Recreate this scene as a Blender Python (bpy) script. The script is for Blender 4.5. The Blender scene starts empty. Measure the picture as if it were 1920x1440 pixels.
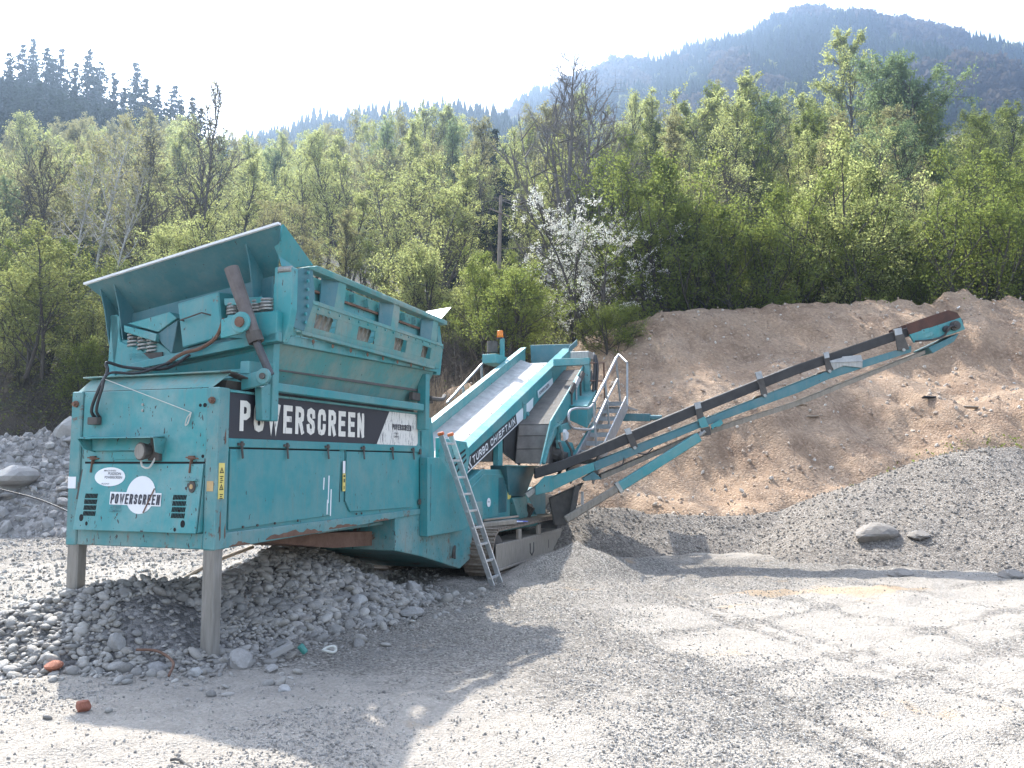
import bpy, bmesh, math, random
import numpy as np
from mathutils import Vector, Matrix, Euler

SC = bpy.context.scene
COL = SC.collection
R = math.radians
random.seed(7)
RNG = np.random.default_rng(7)

# ------------------------------------------------------------------ camera, light, exposure
cam_d = bpy.data.cameras.new('camera'); cam = bpy.data.objects.new('camera', cam_d); COL.objects.link(cam)
cam_d.sensor_width = 36.0; cam_d.lens = 30.0; cam_d.clip_end = 3000.0; cam_d.clip_start = 0.05
cam.location = (0, 0, 1.75); cam.rotation_euler = (R(90 + 5.214), 0, 0)
SC.camera = cam

SUN_EL, SUN_AZ = R(49.5), R(-27)           # azimuth from +Y, negative = to the left
sun_dir = Vector((math.sin(SUN_AZ) * math.cos(SUN_EL), math.cos(SUN_AZ) * math.cos(SUN_EL), math.sin(SUN_EL)))
w = bpy.data.worlds.new('World'); SC.world = w; w.use_nodes = True
wn = w.node_tree; wn.nodes.clear()
sky = wn.nodes.new('ShaderNodeTexSky'); sky.sky_type = 'NISHITA'; sky.sun_disc = False
sky.sun_elevation = SUN_EL; sky.sun_rotation = SUN_AZ
sky.air_density = 1.0; sky.dust_density = 3.5; sky.ozone_density = 1.0; sky.altitude = 600
bg = wn.nodes.new('ShaderNodeBackground'); bg.inputs['Strength'].default_value = 0.15
wo = wn.nodes.new('ShaderNodeOutputWorld')
hs = wn.nodes.new('ShaderNodeHueSaturation'); hs.inputs['Saturation'].default_value = .62   # valley haze pales the sky
wn.links.new(sky.outputs[0], hs.inputs['Color']); wn.links.new(hs.outputs[0], bg.inputs[0]); wn.links.new(bg.outputs[0], wo.inputs[0])
sl = bpy.data.lights.new('sun', 'SUN'); sl.energy = 3.5; sl.angle = R(0.8); sl.color = (1.0, 0.94, 0.84)
so = bpy.data.objects.new('sun', sl); COL.objects.link(so); so.rotation_euler = sun_dir.to_track_quat('Z', 'Y').to_euler()
so.location = (0, 0, 60)
SC.view_settings.view_transform = 'Standard'; SC.view_settings.look = 'None'
SC.view_settings.gamma = 1.0; SC.view_settings.use_curve_mapping = False
SC.view_settings.exposure = 2.0
SC.render.engine = 'CYCLES'
SC.cycles.max_bounces = 7; SC.cycles.diffuse_bounces = 3; SC.cycles.transmission_bounces = 3
SC.cycles.volume_bounces = 0; SC.cycles.transparent_max_bounces = 8
SC.cycles.use_denoising = True

# ------------------------------------------------------------------ materials
def new_mat(name):
    m = bpy.data.materials.new(name); m.use_nodes = True
    n = m.node_tree.nodes; b = n['Principled BSDF']
    return m, m.node_tree, b
def nd(t, typ, **kw):
    n = t.nodes.new(typ)
    for k, v in kw.items():
        if k in n.inputs: n.inputs[k].default_value = v
        else: setattr(n, k, v)
    return n
def ramp(t, src, p0, p1, c0=(0, 0, 0, 1), c1=(1, 1, 1, 1)):
    r = t.nodes.new('ShaderNodeValToRGB'); e = r.color_ramp.elements
    e[0].position = p0; e[1].position = p1; e[0].color = c0; e[1].color = c1
    t.links.new(src, r.inputs[0]); return r.outputs[0]
def mixc(t, fac, a, b):
    m = t.nodes.new('ShaderNodeMix'); m.data_type = 'RGBA'
    if hasattr(fac, 'links'): t.links.new(fac, m.inputs['Factor'])
    else: m.inputs['Factor'].default_value = fac
    for s, v in ((6, a), (7, b)):
        if hasattr(v, 'links'): t.links.new(v, m.inputs[s])
        else: m.inputs[s].default_value = (*v, 1)
    return m.outputs[2]
def mul(t, a, b, op='MULTIPLY'):
    m = t.nodes.new('ShaderNodeMath'); m.operation = op
    for s, v in ((0, a), (1, b)):
        if hasattr(v, 'links'): t.links.new(v, m.inputs[s])
        else: m.inputs[s].default_value = v
    return m.outputs[0]
def coords(t, scale=(1, 1, 1)):
    tc = t.nodes.new('ShaderNodeTexCoord'); mp = t.nodes.new('ShaderNodeMapping')
    mp.inputs['Scale'].default_value = scale; t.links.new(tc.outputs['Object'], mp.inputs[0]); return mp.outputs[0]
def noise(t, vec, scale, detail=5, rough=.6, dist=0):
    n = nd(t, 'ShaderNodeTexNoise', Scale=scale, Detail=detail, Roughness=rough, Distortion=dist)
    if vec is not None: t.links.new(vec, n.inputs['Vector'])
    return n.outputs[0]
def bump(t, b, h, strength, dist=.01):
    n = nd(t, 'ShaderNodeBump', Strength=strength, Distance=dist); t.links.new(h, n.inputs['Height'])
    t.links.new(n.outputs[0], b.inputs['Normal'])

def paint(name, base, dust=(.33, .32, .28), dustf=.35, rust=.5, chips=.5, streak=.35, rough=.42, edge_rust=None):
    """old machine paint: dusty film, vertical dirt streaks, chips and rust blooms"""
    m, t, b = new_mat(name)
    c = coords(t)
    fade = noise(t, c, 1.3, 4)
    col = mixc(t, ramp(t, fade, .3, .75), base, tuple(x * .8 + .035 for x in base))
    col = mixc(t, mul(t, ramp(t, noise(t, c, 2.2, 8, .68), .42, .75), dustf), col, dust)
    st = noise(t, coords(t, (14, 14, 1.1)), 1.6, 5, .65)
    col = mixc(t, mul(t, ramp(t, st, .52, .78), streak), col, tuple(x * .45 + .03 for x in dust))
    ru = noise(t, c, 3.1, 10, .75, .4)
    col = mixc(t, ramp(t, ru, .72 - .12 * rust, .75 - .1 * rust), col, (.13, .055, .03))
    ch = noise(t, coords(t, (26, 26, 11)), 1.0, 3, .6)
    col = mixc(t, ramp(t, ch, .755 - .13 * chips, .765 - .13 * chips), col, (.035, .03, .03))
    t.links.new(col, b.inputs['Base Color'])
    t.links.new(mul(t, mul(t, fade, .35), rough - .1, 'ADD'), b.inputs['Roughness'])
    bump(t, b, mul(t, noise(t, c, 9, 4), mul(t, noise(t, c, 1.7, 2), 5), 'ADD'), .3, .008)
    return m
def rough_mat(name, a, c2, scale, rough=.85, bs=.5, bd=.01, metal=0, streak=None, det=7):
    m, t, b = new_mat(name); c = coords(t, streak or (1, 1, 1))
    n = noise(t, c, scale, det, .65)
    t.links.new(mixc(t, ramp(t, n, .3, .72), a, c2), b.inputs['Base Color'])
    b.inputs['Roughness'].default_value = rough; b.inputs['Metallic'].default_value = metal
    bump(t, b, noise(t, c, scale * 3, 5), bs, bd)
    return m

TEAL = (.014, .225, .245)
M_TEAL = paint('teal_paint', TEAL, dustf=.32, rust=.35, chips=.5, streak=.42)
M_TEALD = paint('dusty_teal_paint', (.03, .25, .265), dust=(.34, .37, .35), dustf=.5, rust=.35, chips=.75, streak=.5)
M_TEALR = paint('rusting_teal_paint', (.045, .225, .24), dustf=.6, rust=1.25, chips=.8, streak=.7)
M_TEALDK = paint('shadow_teal_paint', (.018, .135, .165), dustf=.25, rust=.2, chips=.4, streak=.3)  # darker teal, with the shade of undersides and cavities put into the colour
M_MUDTEAL = paint('mud_filmed_teal_paint', (.055, .24, .235), dust=(.30, .27, .22), dustf=.75, rust=.35, chips=.4, streak=.7, rough=.65)
M_CYL = rough_mat('scuffed_cylinder_paint', (.075, .06, .055), (.15, .13, .125), 6, .6, .3, .004)
M_ROD = rough_mat('greasy_rod', (.05, .05, .055), (.1, .1, .105), 6, .45, .2, .003, .4)
M_RUST = rough_mat('rusty_steel', (.10, .05, .033), (.19, .11, .075), 7, .85, .6)
M_RUSTPLATE = rough_mat('rust_red_plate', (.05, .024, .018), (.10, .042, .028), 5, .8, .4)
M_STEEL = rough_mat('bare_grey_steel', (.25, .25, .24), (.36, .36, .34), 6, .5, .2, .004, .6, (6, 6, 1))
M_LEG = rough_mat('weathered_galvanised_leg', (.17, .155, .135), (.29, .275, .25), 4, .6, .2, .004, .3, (7, 7, .8))
M_GALV = rough_mat('galvanised_steel', (.25, .26, .27), (.38, .39, .40), 9, .5, .15, .003, .55)
M_ALU = rough_mat('aluminium', (.50, .51, .52), (.62, .63, .64), 14, .38, .1, .002, .7)
M_RUB = rough_mat('black_rubber', (.022, .021, .022), (.05, .048, .048), 5, .75, .3, .004)
M_RUBDUST = rough_mat('dusty_belt_rubber', (.06, .055, .054), (.12, .11, .105), 4, .85, .3, .004)
M_SLATE = rough_mat('dusty_dark_liner', (.13, .115, .105), (.24, .215, .195), 5, .85, .3, .004)
M_BELT = rough_mat('dust_covered_belt', (.29, .285, .28), (.5, .49, .48), 5, .9, .3, .004)
M_DIRTY = rough_mat('muddy_dark_steel', (.05, .045, .042), (.11, .10, .09), 4, .85, .4)
M_TRACK = rough_mat('track_shoe_steel', (.15, .115, .09), (.30, .255, .21), 9, .75, .4, .006, .2)
M_TFRAME = rough_mat('muddy_track_frame', (.18, .155, .125), (.29, .26, .22), 5, .8, .3, .005, 0, (5, 5, 1))
M_DARK = rough_mat('dark_opening', (.008, .008, .008), (.014, .014, .014), 5, .9, .1)
M_HOSE = rough_mat('black_hose', (.02, .02, .022), (.035, .035, .036), 9, .5, .1)
M_ROPE = rough_mat('pale_rope', (.42, .42, .38), (.5, .5, .46), 20, .9, .2)
M_YEL = rough_mat('yellow_label', (.62, .50, .12), (.68, .58, .2), 9, .6, .1)
M_ORLAB = rough_mat('worn_orange_label', (.42, .27, .12), (.5, .36, .18), 9, .6, .1)
M_BLK = rough_mat('black_print', (.016, .016, .02), (.03, .03, .034), 9, .6, .1)
M_PLAST = rough_mat('orange_cap_plastic', (.55, .13, .04), (.62, .18, .07), 9, .5, .1)
M_WOODP = rough_mat('weathered_board', (.21, .17, .13), (.34, .28, .22), 5, .85, .3, .004, 0, (2, 2, 14))
M_STRIPE = rough_mat('pinkish_side_skirt', (.5, .27, .2), (.55, .36, .3), 6, .8, .2)

def amber():
    m, t, b = new_mat('amber_lens'); b.inputs['Base Color'].default_value = (.85, .26, .01, 1)
    b.inputs['Roughness'].default_value = .25; b.inputs['Transmission Weight'].default_value = .35; return m
M_AMBER = amber()
def sticker_mat(name, white, peel, under=None, sc=(1, 1, 1), hi=.62):
    m, t, b = new_mat(name); c = coords(t, sc)
    n = noise(t, c, 5, 9, .72, .6)
    col = mixc(t, ramp(t, n, hi, hi + .03), white, peel)
    col = mixc(t, mul(t, ramp(t, noise(t, c, 2, 5), .35, .8), .35), col, tuple(x * .72 for x in white))
    t.links.new(col, b.inputs['Base Color']); b.inputs['Roughness'].default_value = .5; return m
M_STICK = sticker_mat('white_sticker', (.72, .73, .75), (.4, .42, .43), hi=.7)
M_PEEL = sticker_mat('cracked_white_vinyl', (.66, .65, .61), (.11, .11, .12), sc=(7, 7, 1.3), hi=.55)
M_LETTER = sticker_mat('cracked_white_letters', (.68, .66, .6), (.03, .03, .04), sc=(9, 9, 1.6), hi=.60)
M_BANNER = sticker_mat('dark_vinyl_banner', (.022, .023, .032), (.085, .085, .09), hi=.66)
M_PRINT = sticker_mat('worn_black_letters', (.03, .03, .045), (.4, .4, .42), sc=(6, 6, 6), hi=.62)
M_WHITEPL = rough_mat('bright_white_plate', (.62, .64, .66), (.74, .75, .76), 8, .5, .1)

# ------------------------------------------------------------------ object helpers
def link(name, me, mat=None, parent=None, smooth=False):
    o = bpy.data.objects.new(name, me)
    if mat is not None and not me.materials: me.materials.append(mat)
    if parent is not None: o.parent = parent
    COL.objects.link(o)
    if smooth: me.polygons.foreach_set('use_smooth', [True] * len(me.polygons))
    return o
def tag(o, label=None, cat=None, group=None, kind=None):
    if label: o['label'] = label
    if cat: o['category'] = cat
    if group: o['group'] = group
    if kind: o['kind'] = kind
    return o
def empty(name, loc=(0, 0, 0), rz=0):
    o = bpy.data.objects.new(name, None); o.location = loc; o.rotation_euler = (0, 0, rz); o.empty_display_size = .3
    COL.objects.link(o); return o
def V3(p): return Vector(p)

class MB:
    def __init__(s): s.v = []; s.f = []
    def add(s, vs, fs):
        n = len(s.v); s.v += [tuple(v) for v in vs]; s.f += [tuple(i + n for i in f) for f in fs]; return s
    def prism(s, pts, off):
        """closed polygon extruded by off"""
        n = len(pts); o = V3(off); a = [V3(p) for p in pts]; b = [p + o for p in a]
        nor = Vector((0, 0, 0))
        for i in range(n): nor += a[i].cross(a[(i + 1) % n])
        if nor.dot(o) > 0: a, b = b, a
        # a-face must face away from b
        fs = [tuple(range(n)), tuple(range(2 * n - 1, n - 1, -1))]
        fs += [(i, n + i, n + (i + 1) % n, (i + 1) % n) for i in range(n)]
        return s.add(a + b, fs)
    def box(s, lo, hi):
        x0, y0, z0 = lo; x1, y1, z1 = hi
        return s.prism([(x0, y0, z0), (x1, y0, z0), (x1, y1, z0), (x0, y1, z0)], (0, 0, z1 - z0))
    def beam(s, p, q, w, h, up=(0, 0, 1)):
        p = V3(p); q = V3(q); d = (q - p).normalized(); u = V3(up)
        x = d.cross(u)
        if x.length < 1e-4: x = d.cross(Vector((1, 0, 0)))
        x.normalize(); u = x.cross(d)
        c = [p + x * (a * w / 2) + u * (b * h / 2) for a, b in ((-1, -1), (1, -1), (1, 1), (-1, 1))]
        return s.prism(c, q - p)
    def tube(s, pts, r, n=8, r1=None, caps=True):
        pts = [V3(p) for p in pts]; k = len(pts); base = len(s.v); prev = None; fs = []; vs = []
        for i, p in enumerate(pts):
            d = (pts[min(i + 1, k - 1)] - pts[max(i - 1, 0)]).normalized()
            if prev is None:
                x = d.cross(Vector((0, 0, 1)))
                if x.length < 1e-3: x = Vector((1, 0, 0))
            else: x = prev - d * prev.dot(d)
            x.normalize(); prev = x; y = d.cross(x)
            rr = r if r1 is None else r + (r1 - r) * i / (k - 1)
            vs += [p + (x * math.cos(2 * math.pi * j / n) + y * math.sin(2 * math.pi * j / n)) * rr for j in range(n)]
        for i in range(k - 1):
            for j in range(n):
                a = i * n + j; b2 = i * n + (j + 1) % n
                fs.append((a, b2, b2 + n, a + n))
        if caps: fs += [tuple(range(n - 1, -1, -1)), tuple(range((k - 1) * n, k * n))]
        return s.add(vs, fs)
    def disc(s, c, nrm, r, t=.006, n=20, ry=None, up=(0, 0, 1)):
        c = V3(c); d = V3(nrm).normalized(); u = V3(up); x = u.cross(d).normalized(); u = d.cross(x)
        ry = ry or r
        pts = [c + x * (math.cos(2 * math.pi * j / n) * r) + u * (math.sin(2 * math.pi * j / n) * ry) for j in range(n)]
        return s.prism(pts, d * t)
    def mesh(s, name):
        me = bpy.data.meshes.new(name); me.from_pydata(s.v, [], s.f); me.validate(); me.update(); return me
    def build(s, name, mat, parent=None, bevel=0, smooth=False):
        o = link(name, s.mesh(name), mat, parent, smooth)
        if bevel:
            b = o.modifiers.new('bevel', 'BEVEL'); b.width = bevel; b.segments = 1; b.limit_method = 'ANGLE'; b.angle_limit = R(40)
        return o
def part(name, mat, parent, bevel=0, smooth=False, **kw):
    m = MB()
    for k, v in kw.items(): getattr(m, k)(*v)
    return m.build(name, mat, parent, bevel, smooth)
def curve_pts(pts, n=8):
    """Catmull-Rom through pts"""
    P = [V3(p) for p in pts]; P = [P[0] * 2 - P[1]] + P + [P[-1] * 2 - P[-2]]; out = []
    for i in range(1, len(P) - 2):
        for k in range(n):
            t = k / n; a, b, c, d = P[i - 1:i + 3]
            out.append(.5 * ((2 * b) + (c - a) * t + (2 * a - 5 * b + 4 * c - d) * t * t + (3 * b - a - 3 * c + d) * t ** 3))
    return out + [P[-2]]
def text(name, s, o, xd, yd, width, height, mat, parent, nrm, bold=.012, slant=0, off=.004):
    """flat lettering: its box starts at o, runs width along xd and height along yd"""
    cu = bpy.data.curves.new(name, 'FONT'); cu.body = s; cu.offset = bold; cu.extrude = 0; cu.resolution_u = 3
    ob = bpy.data.objects.new(name, cu); COL.objects.link(ob)
    dg = bpy.context.evaluated_depsgraph_get(); me = bpy.data.meshes.new_from_object(ob.evaluated_get(dg))
    bpy.data.objects.remove(ob); bpy.data.curves.remove(cu)
    n = len(me.vertices); co = np.empty(n * 3); me.vertices.foreach_get('co', co); co = co.reshape(-1, 3)
    lo = co.min(0); hi = co.max(0); t = (co - lo) / np.maximum(hi - lo, 1e-6)
    xd = np.array(V3(xd).normalized()); yd = np.array(V3(yd).normalized()); nn = np.array(V3(nrm).normalized())
    P = np.array(o)[None] + xd * ((t[:, :1] + slant * t[:, 1:2]) * width) + yd * (t[:, 1:2] * height) + nn * off
    me.vertices.foreach_set('co', P.astype(np.float32).ravel()); me.materials.clear(); me.update()
    return link(name, me, mat, parent)

# condensed block letters drawn as thick strokes: every polyline is in a unit box
_O = [(.0, .2), (.0, .8), (.12, .95), (.5, 1), (.88, .95), (1, .8), (1, .2), (.88, .05), (.5, 0), (.12, .05), (.0, .2)]
GLYPH = {'P': [[(0, 0), (0, 1)], [(0, 1), (.6, 1), (.95, .92), (1, .75), (.95, .55), (.6, .46), (0, .46)]], 'O': [_O], 'W': [[(0, 1), (.26, 0), (.5, .85), (.74, 0), (1, 1)]],
         'E': [[(0, 0), (0, 1)], [(0, 1), (1, 1)], [(0, .52), (.85, .52)], [(0, 0), (1, 0)]], 'R': [[(0, 0), (0, 1)], [(0, 1), (.6, 1), (.95, .92), (1, .76), (.95, .58), (.6, .5), (0, .5)], [(.55, .5), (1, 0)]],
         'S': [[(1, .76), (.95, .92), (.5, 1), (.08, .93), (0, .76), (.12, .6), (.88, .42), (1, .24), (.92, .07), (.5, 0), (.06, .08), (0, .24)]], 'C': [[(1, .7), (1, .82), (.85, .96), (.5, 1), (.14, .96), (0, .8), (0, .2), (.14, .04), (.5, 0), (.85, .04), (1, .18), (1, .3)]],
         'N': [[(0, 0), (0, 1)], [(0, 1), (1, 0)], [(1, 0), (1, 1)]], 'T': [[(0, 1), (1, 1)], [(.5, 1), (.5, 0)]], 'U': [[(0, 1), (0, .2), (.12, .05), (.5, 0), (.88, .05), (1, .2), (1, 1)]],
         'B': [[(0, 0), (0, 1)], [(0, 1), (.6, 1), (.92, .9), (.92, .62), (.6, .52), (0, .52)], [(.6, .52), (1, .4), (1, .12), (.65, 0), (0, 0)]], 'H': [[(0, 0), (0, 1)], [(1, 0), (1, 1)], [(0, .5), (1, .5)]], 'I': [[(.5, 0), (.5, 1)]],
         'F': [[(0, 0), (0, 1)], [(0, 1), (1, 1)], [(0, .52), (.85, .52)]], 'A': [[(0, 0), (.5, 1), (1, 0)], [(.2, .32), (.8, .32)]]}
def block_text(name, s, o, xd, yd, width, height, mat, parent, nrm, stroke=.045, gap=.35, off=.004, slant=0):
    xd, yd, nn = V3(xd).normalized(), V3(yd).normalized(), V3(nrm).normalized(); o = V3(o)
    adv = {'W': 1.35, 'I': .35, ' ': .6}; tot = sum(adv.get(c, 1) for c in s) + gap * (len(s) - 1); k = width / tot; x = 0; b = MB(); lay = 0
    for c in s:
        wc = adv.get(c, 1) * k
        for pl_ in GLYPH.get(c, []):
            P = [Vector((x + stroke / 2 + px * (wc - stroke), stroke / 2 + py * (height - stroke), 0)) for px, py in pl_]; P = [Vector((p.x + slant * p.y, p.y, 0)) for p in P]
            closed = (P[0] - P[-1]).length < 1e-5; n = len(P); Lp, Rp = [], []
            for i in range(n):
                a = P[i] - P[i - 1] if i else (P[0] - P[-2] if closed else P[1] - P[0]); d = P[i + 1] - P[i] if i < n - 1 else (P[1] - P[0] if closed else P[i] - P[i - 1])
                a.normalize(); d.normalize(); m = (a + d).normalized(); nr = Vector((-m.y, m.x, 0)); sc = stroke / 2 / max(.45, m.dot(d))
                e = 0 if closed or 0 < i < n - 1 else stroke / 2 * (1 if i else -1) * (1 if abs(d.y) < .95 or True else 0)
                Lp.append(P[i] + nr * sc + d * e * .98); Rp.append(P[i] - nr * sc + d * e * .98)
            lay = (lay + 1) % 4; q = lambda p: o + xd * p.x + yd * p.y + nn * (off + .0005 * lay)
            for i in range(n - 1): b.add([q(Rp[i]), q(Rp[i + 1]), q(Lp[i + 1]), q(Lp[i])], [(0, 1, 2, 3)])
        x += wc + gap * k
    return b.build(name, mat, parent)

def np_mesh(name, co, faces, k):
    """mesh from numpy: co n x 3, faces m x k"""
    me = bpy.data.meshes.new(name); n, m = len(co), len(faces)
    me.vertices.add(n); me.vertices.foreach_set('co', np.asarray(co, np.float32).ravel())
    me.loops.add(m * k); me.loops.foreach_set('vertex_index', np.asarray(faces, np.int32).ravel())
    me.polygons.add(m); me.polygons.foreach_set('loop_start', np.arange(0, m * k, k, dtype=np.int32))
    me.update(calc_edges=True); return me

# ------------------------------------------------------------------ numpy noise
def _hash(ix, iy, s):
    h = (ix * 374761393 + iy * 668265263 + s * 1442695041) & 0xffffffff
    h = ((h ^ (h >> 13)) * 1274126177) & 0xffffffff
    return ((h ^ (h >> 16)) & 0xffff) / 65535.0
def vnoise(x, y, s=0):
    x = np.asarray(x, float); y = np.asarray(y, float)
    ix = np.floor(x).astype(np.int64); iy = np.floor(y).astype(np.int64); fx = x - ix; fy = y - iy
    fx = fx * fx * (3 - 2 * fx); fy = fy * fy * (3 - 2 * fy)
    a, b, c, d = _hash(ix, iy, s), _hash(ix + 1, iy, s), _hash(ix, iy + 1, s), _hash(ix + 1, iy + 1, s)
    return (a * (1 - fx) + b * fx) * (1 - fy) + (c * (1 - fx) + d * fx) * fy - .5
def fbm(x, y, f, o=4, g=.5, s=0):
    r = 0; a = 1.0
    for i in range(o):
        r = r + a * vnoise(np.asarray(x) * f + 17.3 * i, np.asarray(y) * f - 9.1 * i, s + i); f *= 2.03; a *= g
    return r
def sstep(x, a, b):
    t = np.clip((np.asarray(x, float) - a) / (b - a), 0, 1); return t * t * (3 - 2 * t)
def ridge(x, y, P, slope):
    """height of a heap whose crest is the polyline P (x, y, z) with sides falling at slope"""
    x = np.asarray(x, float); y = np.asarray(y, float); best = np.full(x.shape, -99.0)
    for a, b in zip(P[:-1], P[1:]):
        dx, dy = b[0] - a[0], b[1] - a[1]; L2 = dx * dx + dy * dy + 1e-9
        t = np.clip(((x - a[0]) * dx + (y - a[1]) * dy) / L2, 0, 1)
        d = np.hypot(x - a[0] - t * dx, y - a[1] - t * dy)
        best = np.maximum(best, a[2] + t * (b[2] - a[2]) - slope * d)
    return best

# ------------------------------------------------------------------ scatter: instances of a few small meshes on points (only for stuff)
def scatter(name, pts, rot, scl, idx, protos, label, parent=None):
    n = len(pts); me = bpy.data.meshes.new(name); me.vertices.add(n)
    me.vertices.foreach_set('co', np.asarray(pts, np.float32).ravel())
    for nm, ty, dat, key in (('rot', 'FLOAT_VECTOR', rot, 'vector'), ('scl', 'FLOAT_VECTOR', scl, 'vector'), ('pick', 'INT', idx, 'value')):
        a = me.attributes.new(nm, ty, 'POINT'); a.data.foreach_set(key, np.asarray(dat, np.int32 if ty == 'INT' else np.float32).ravel())
    o = bpy.data.objects.new(name, me); COL.objects.link(o)
    c = bpy.data.collections.new(name + '_pieces')
    for k, (pm, mt) in enumerate(protos):
        if not pm.materials: pm.materials.append(mt)
        po = bpy.data.objects.new('%s_piece_%02d' % (name, k), pm); c.objects.link(po)
    ng = bpy.data.node_groups.new(name, 'GeometryNodeTree')
    ng.interface.new_socket('Geometry', in_out='INPUT', socket_type='NodeSocketGeometry')
    ng.interface.new_socket('Geometry', in_out='OUTPUT', socket_type='NodeSocketGeometry')
    gi = ng.nodes.new('NodeGroupInput'); go = ng.nodes.new('NodeGroupOutput')
    ci = ng.nodes.new('GeometryNodeCollectionInfo'); ci.inputs[0].default_value = c
    ci.inputs['Separate Children'].default_value = True; ci.inputs['Reset Children'].default_value = True
    ip = ng.nodes.new('GeometryNodeInstanceOnPoints'); ip.inputs['Pick Instance'].default_value = True
    def attr(nm, ty):
        a = ng.nodes.new('GeometryNodeInputNamedAttribute'); a.data_type = ty; a.inputs['Name'].default_value = nm; return a.outputs[0]
    L = ng.links.new
    L(gi.outputs[0], ip.inputs['Points']); L(ci.outputs[0], ip.inputs['Instance'])
    L(attr('pick', 'INT'), ip.inputs['Instance Index']); L(attr('scl', 'FLOAT_VECTOR'), ip.inputs['Scale'])
    er = ng.nodes.new('FunctionNodeEulerToRotation'); L(attr('rot', 'FLOAT_VECTOR'), er.inputs[0]); L(er.outputs[0], ip.inputs['Rotation'])
    L(ip.outputs[0], go.inputs[0])
    m = o.modifiers.new('pieces', 'NODES'); m.node_group = ng
    tag(o, label, kind='stuff'); return o

def rock_mesh(name, seed, flat=.6, sub=2, rough=.25, sx=1.0):
    bm = bmesh.new(); bmesh.ops.create_icosphere(bm, subdivisions=sub, radius=1)
    rg = random.Random(seed); dirs = [Vector((rg.gauss(0, 1), rg.gauss(0, 1), rg.gauss(0, 1))).normalized() for _ in range(9)]
    amp = [rg.uniform(-1, 1) for _ in dirs]; cut = [rg.uniform(.62, .95) for _ in dirs]
    for v in bm.verts:
        p = v.co.normalized(); r = 1.0
        for d, a in zip(dirs, amp): r += rough * .4 * a * math.sin(3 * p.dot(d) + a * 5)
        for d, c in zip(dirs, cut):
            k = p.dot(d) * r
            if k > c: r *= 1 - (1 - c / k) * min(1, rough * 3)
        v.co = p * r; v.co.x *= sx; v.co.z *= flat
    me = bpy.data.meshes.new(name); bm.to_mesh(me); bm.free(); return me
def stone_mat(name, cols, rough=.8, speck=.3, dust=None):
    """each stone its own shade of the given colours"""
    m, t, b = new_mat(name); oi = t.nodes.new('ShaderNodeObjectInfo')
    r = t.nodes.new('ShaderNodeValToRGB'); e = r.color_ramp.elements
    while len(e) < len(cols): e.new(.5)
    for i, c in enumerate(cols): e[i].position = i / max(1, len(cols) - 1); e[i].color = (*c, 1)
    t.links.new(oi.outputs['Random'], r.inputs[0])
    c = coords(t); n = noise(t, c, 3, 6)
    col = mixc(t, mul(t, ramp(t, n, .4, .75), speck), r.outputs[0], (.4, .39, .37))
    col = mixc(t, mul(t, ramp(t, noise(t, c, 1.2, 4), .45, .7), .4), col, (.12, .115, .11))
    t.links.new(col, b.inputs['Base Color']); b.inputs['Roughness'].default_value = rough
    bump(t, b, n, .3, .05); return m
GREYS = [(.15, .142, .13), (.215, .203, .186), (.27, .253, .225), (.185, .18, .168), (.32, .3, .268), (.24, .218, .19), (.39, .37, .34), (.205, .193, .176)]
M_PEB = stone_mat('river_pebble', GREYS, .75)
M_GRAV = stone_mat('crushed_gravel', [(.21, .2, .185), (.27, .255, .235), (.17, .165, .155), (.32, .30, .275), (.24, .225, .205), (.40, .38, .35)], .85, .2)
M_SOILST = stone_mat('earthy_stone', [(.33, .24, .175), (.44, .37, .30), (.29, .20, .14), (.58, .54, .48), (.38, .3, .23), (.33, .235, .165), (.5, .45, .39)], .85, .2)
M_ROCK = stone_mat('grey_rock', [(.19, .185, .18), (.27, .26, .25), (.23, .22, .21), (.34, .335, .325)], .85, .45)

# ------------------------------------------------------------------ where the machine stands
C0 = Vector((-2.6197, 7.6091, 0.0)); MA = R(19.204)
UX, UY = math.sin(MA), math.cos(MA)
def m2w(u, v): return C0.x + UX * u - UY * v, C0.y + UY * u + UX * v
def w2m(x, y):
    dx, dy = x - C0.x, y - C0.y; return dx * UX + dy * UY, -dx * UY + dy * UX

# ------------------------------------------------------------------ ground shapes
HEAP = [(-1.7, 2.5, .10), (-.5, 1.8, .45), (.5, 1.25, .62), (1.5, 1.1, .55), (2.5, 1.1, .74), (3.4, 1.25, .68), (4.4, 1.45, .5), (5.2, 1.5, .3)]
def z_heap(x, y):
    u, v = w2m(np.asarray(x, float), np.asarray(y, float))
    return ridge(u + .5 * fbm(u, v, .8, 2, s=40), v + .4 * fbm(u, v, .9, 2, s=41), HEAP, .50) + .10 * fbm(x, y, 1.6, 3, s=42)
BERM = [(1.15, 14.1, .50), (1.5, 14.4, .2), (2.4, 14.8, .12)]
def z_yard(x, y):
    x = np.asarray(x, float); y = np.asarray(y, float)
    z = .10 * fbm(x, y, .35, 3, s=1) + .05 * fbm(x, y, 2.2, 5, .62, s=5)
    # long shallow wheel ruts crossing the yard
    a = x * .93 + y * .37 + .5 * fbm(x, y, .25, 2, s=9)
    tread = 1 + .5 * np.sin((y * .93 - x * .37) * 26)
    for c_ in (4.1, 4.45, 6.1, 6.45): z = z - .03 * tread * np.exp(-((a - c_) / .12) ** 2)
    c = -x * .55 + y * .83 + .4 * fbm(x, y, .3, 2, s=11)
    z = z + .02 * np.sin(c * 9) * sstep(fbm(x, y, .4, 2, s=12), .05, .3)
    k = ridge(x + .35 * fbm(x, y, 1.1, 2, s=14), y + .3 * fbm(x, y, 1.0, 2, s=13), BERM, .42) + .05 * fbm(x, y, 2.5, 3, s=15)
    z = np.maximum(z, k)
    return z + 1.0 * sstep(y, 20, 27) * sstep(-x, -4, 8)
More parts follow.
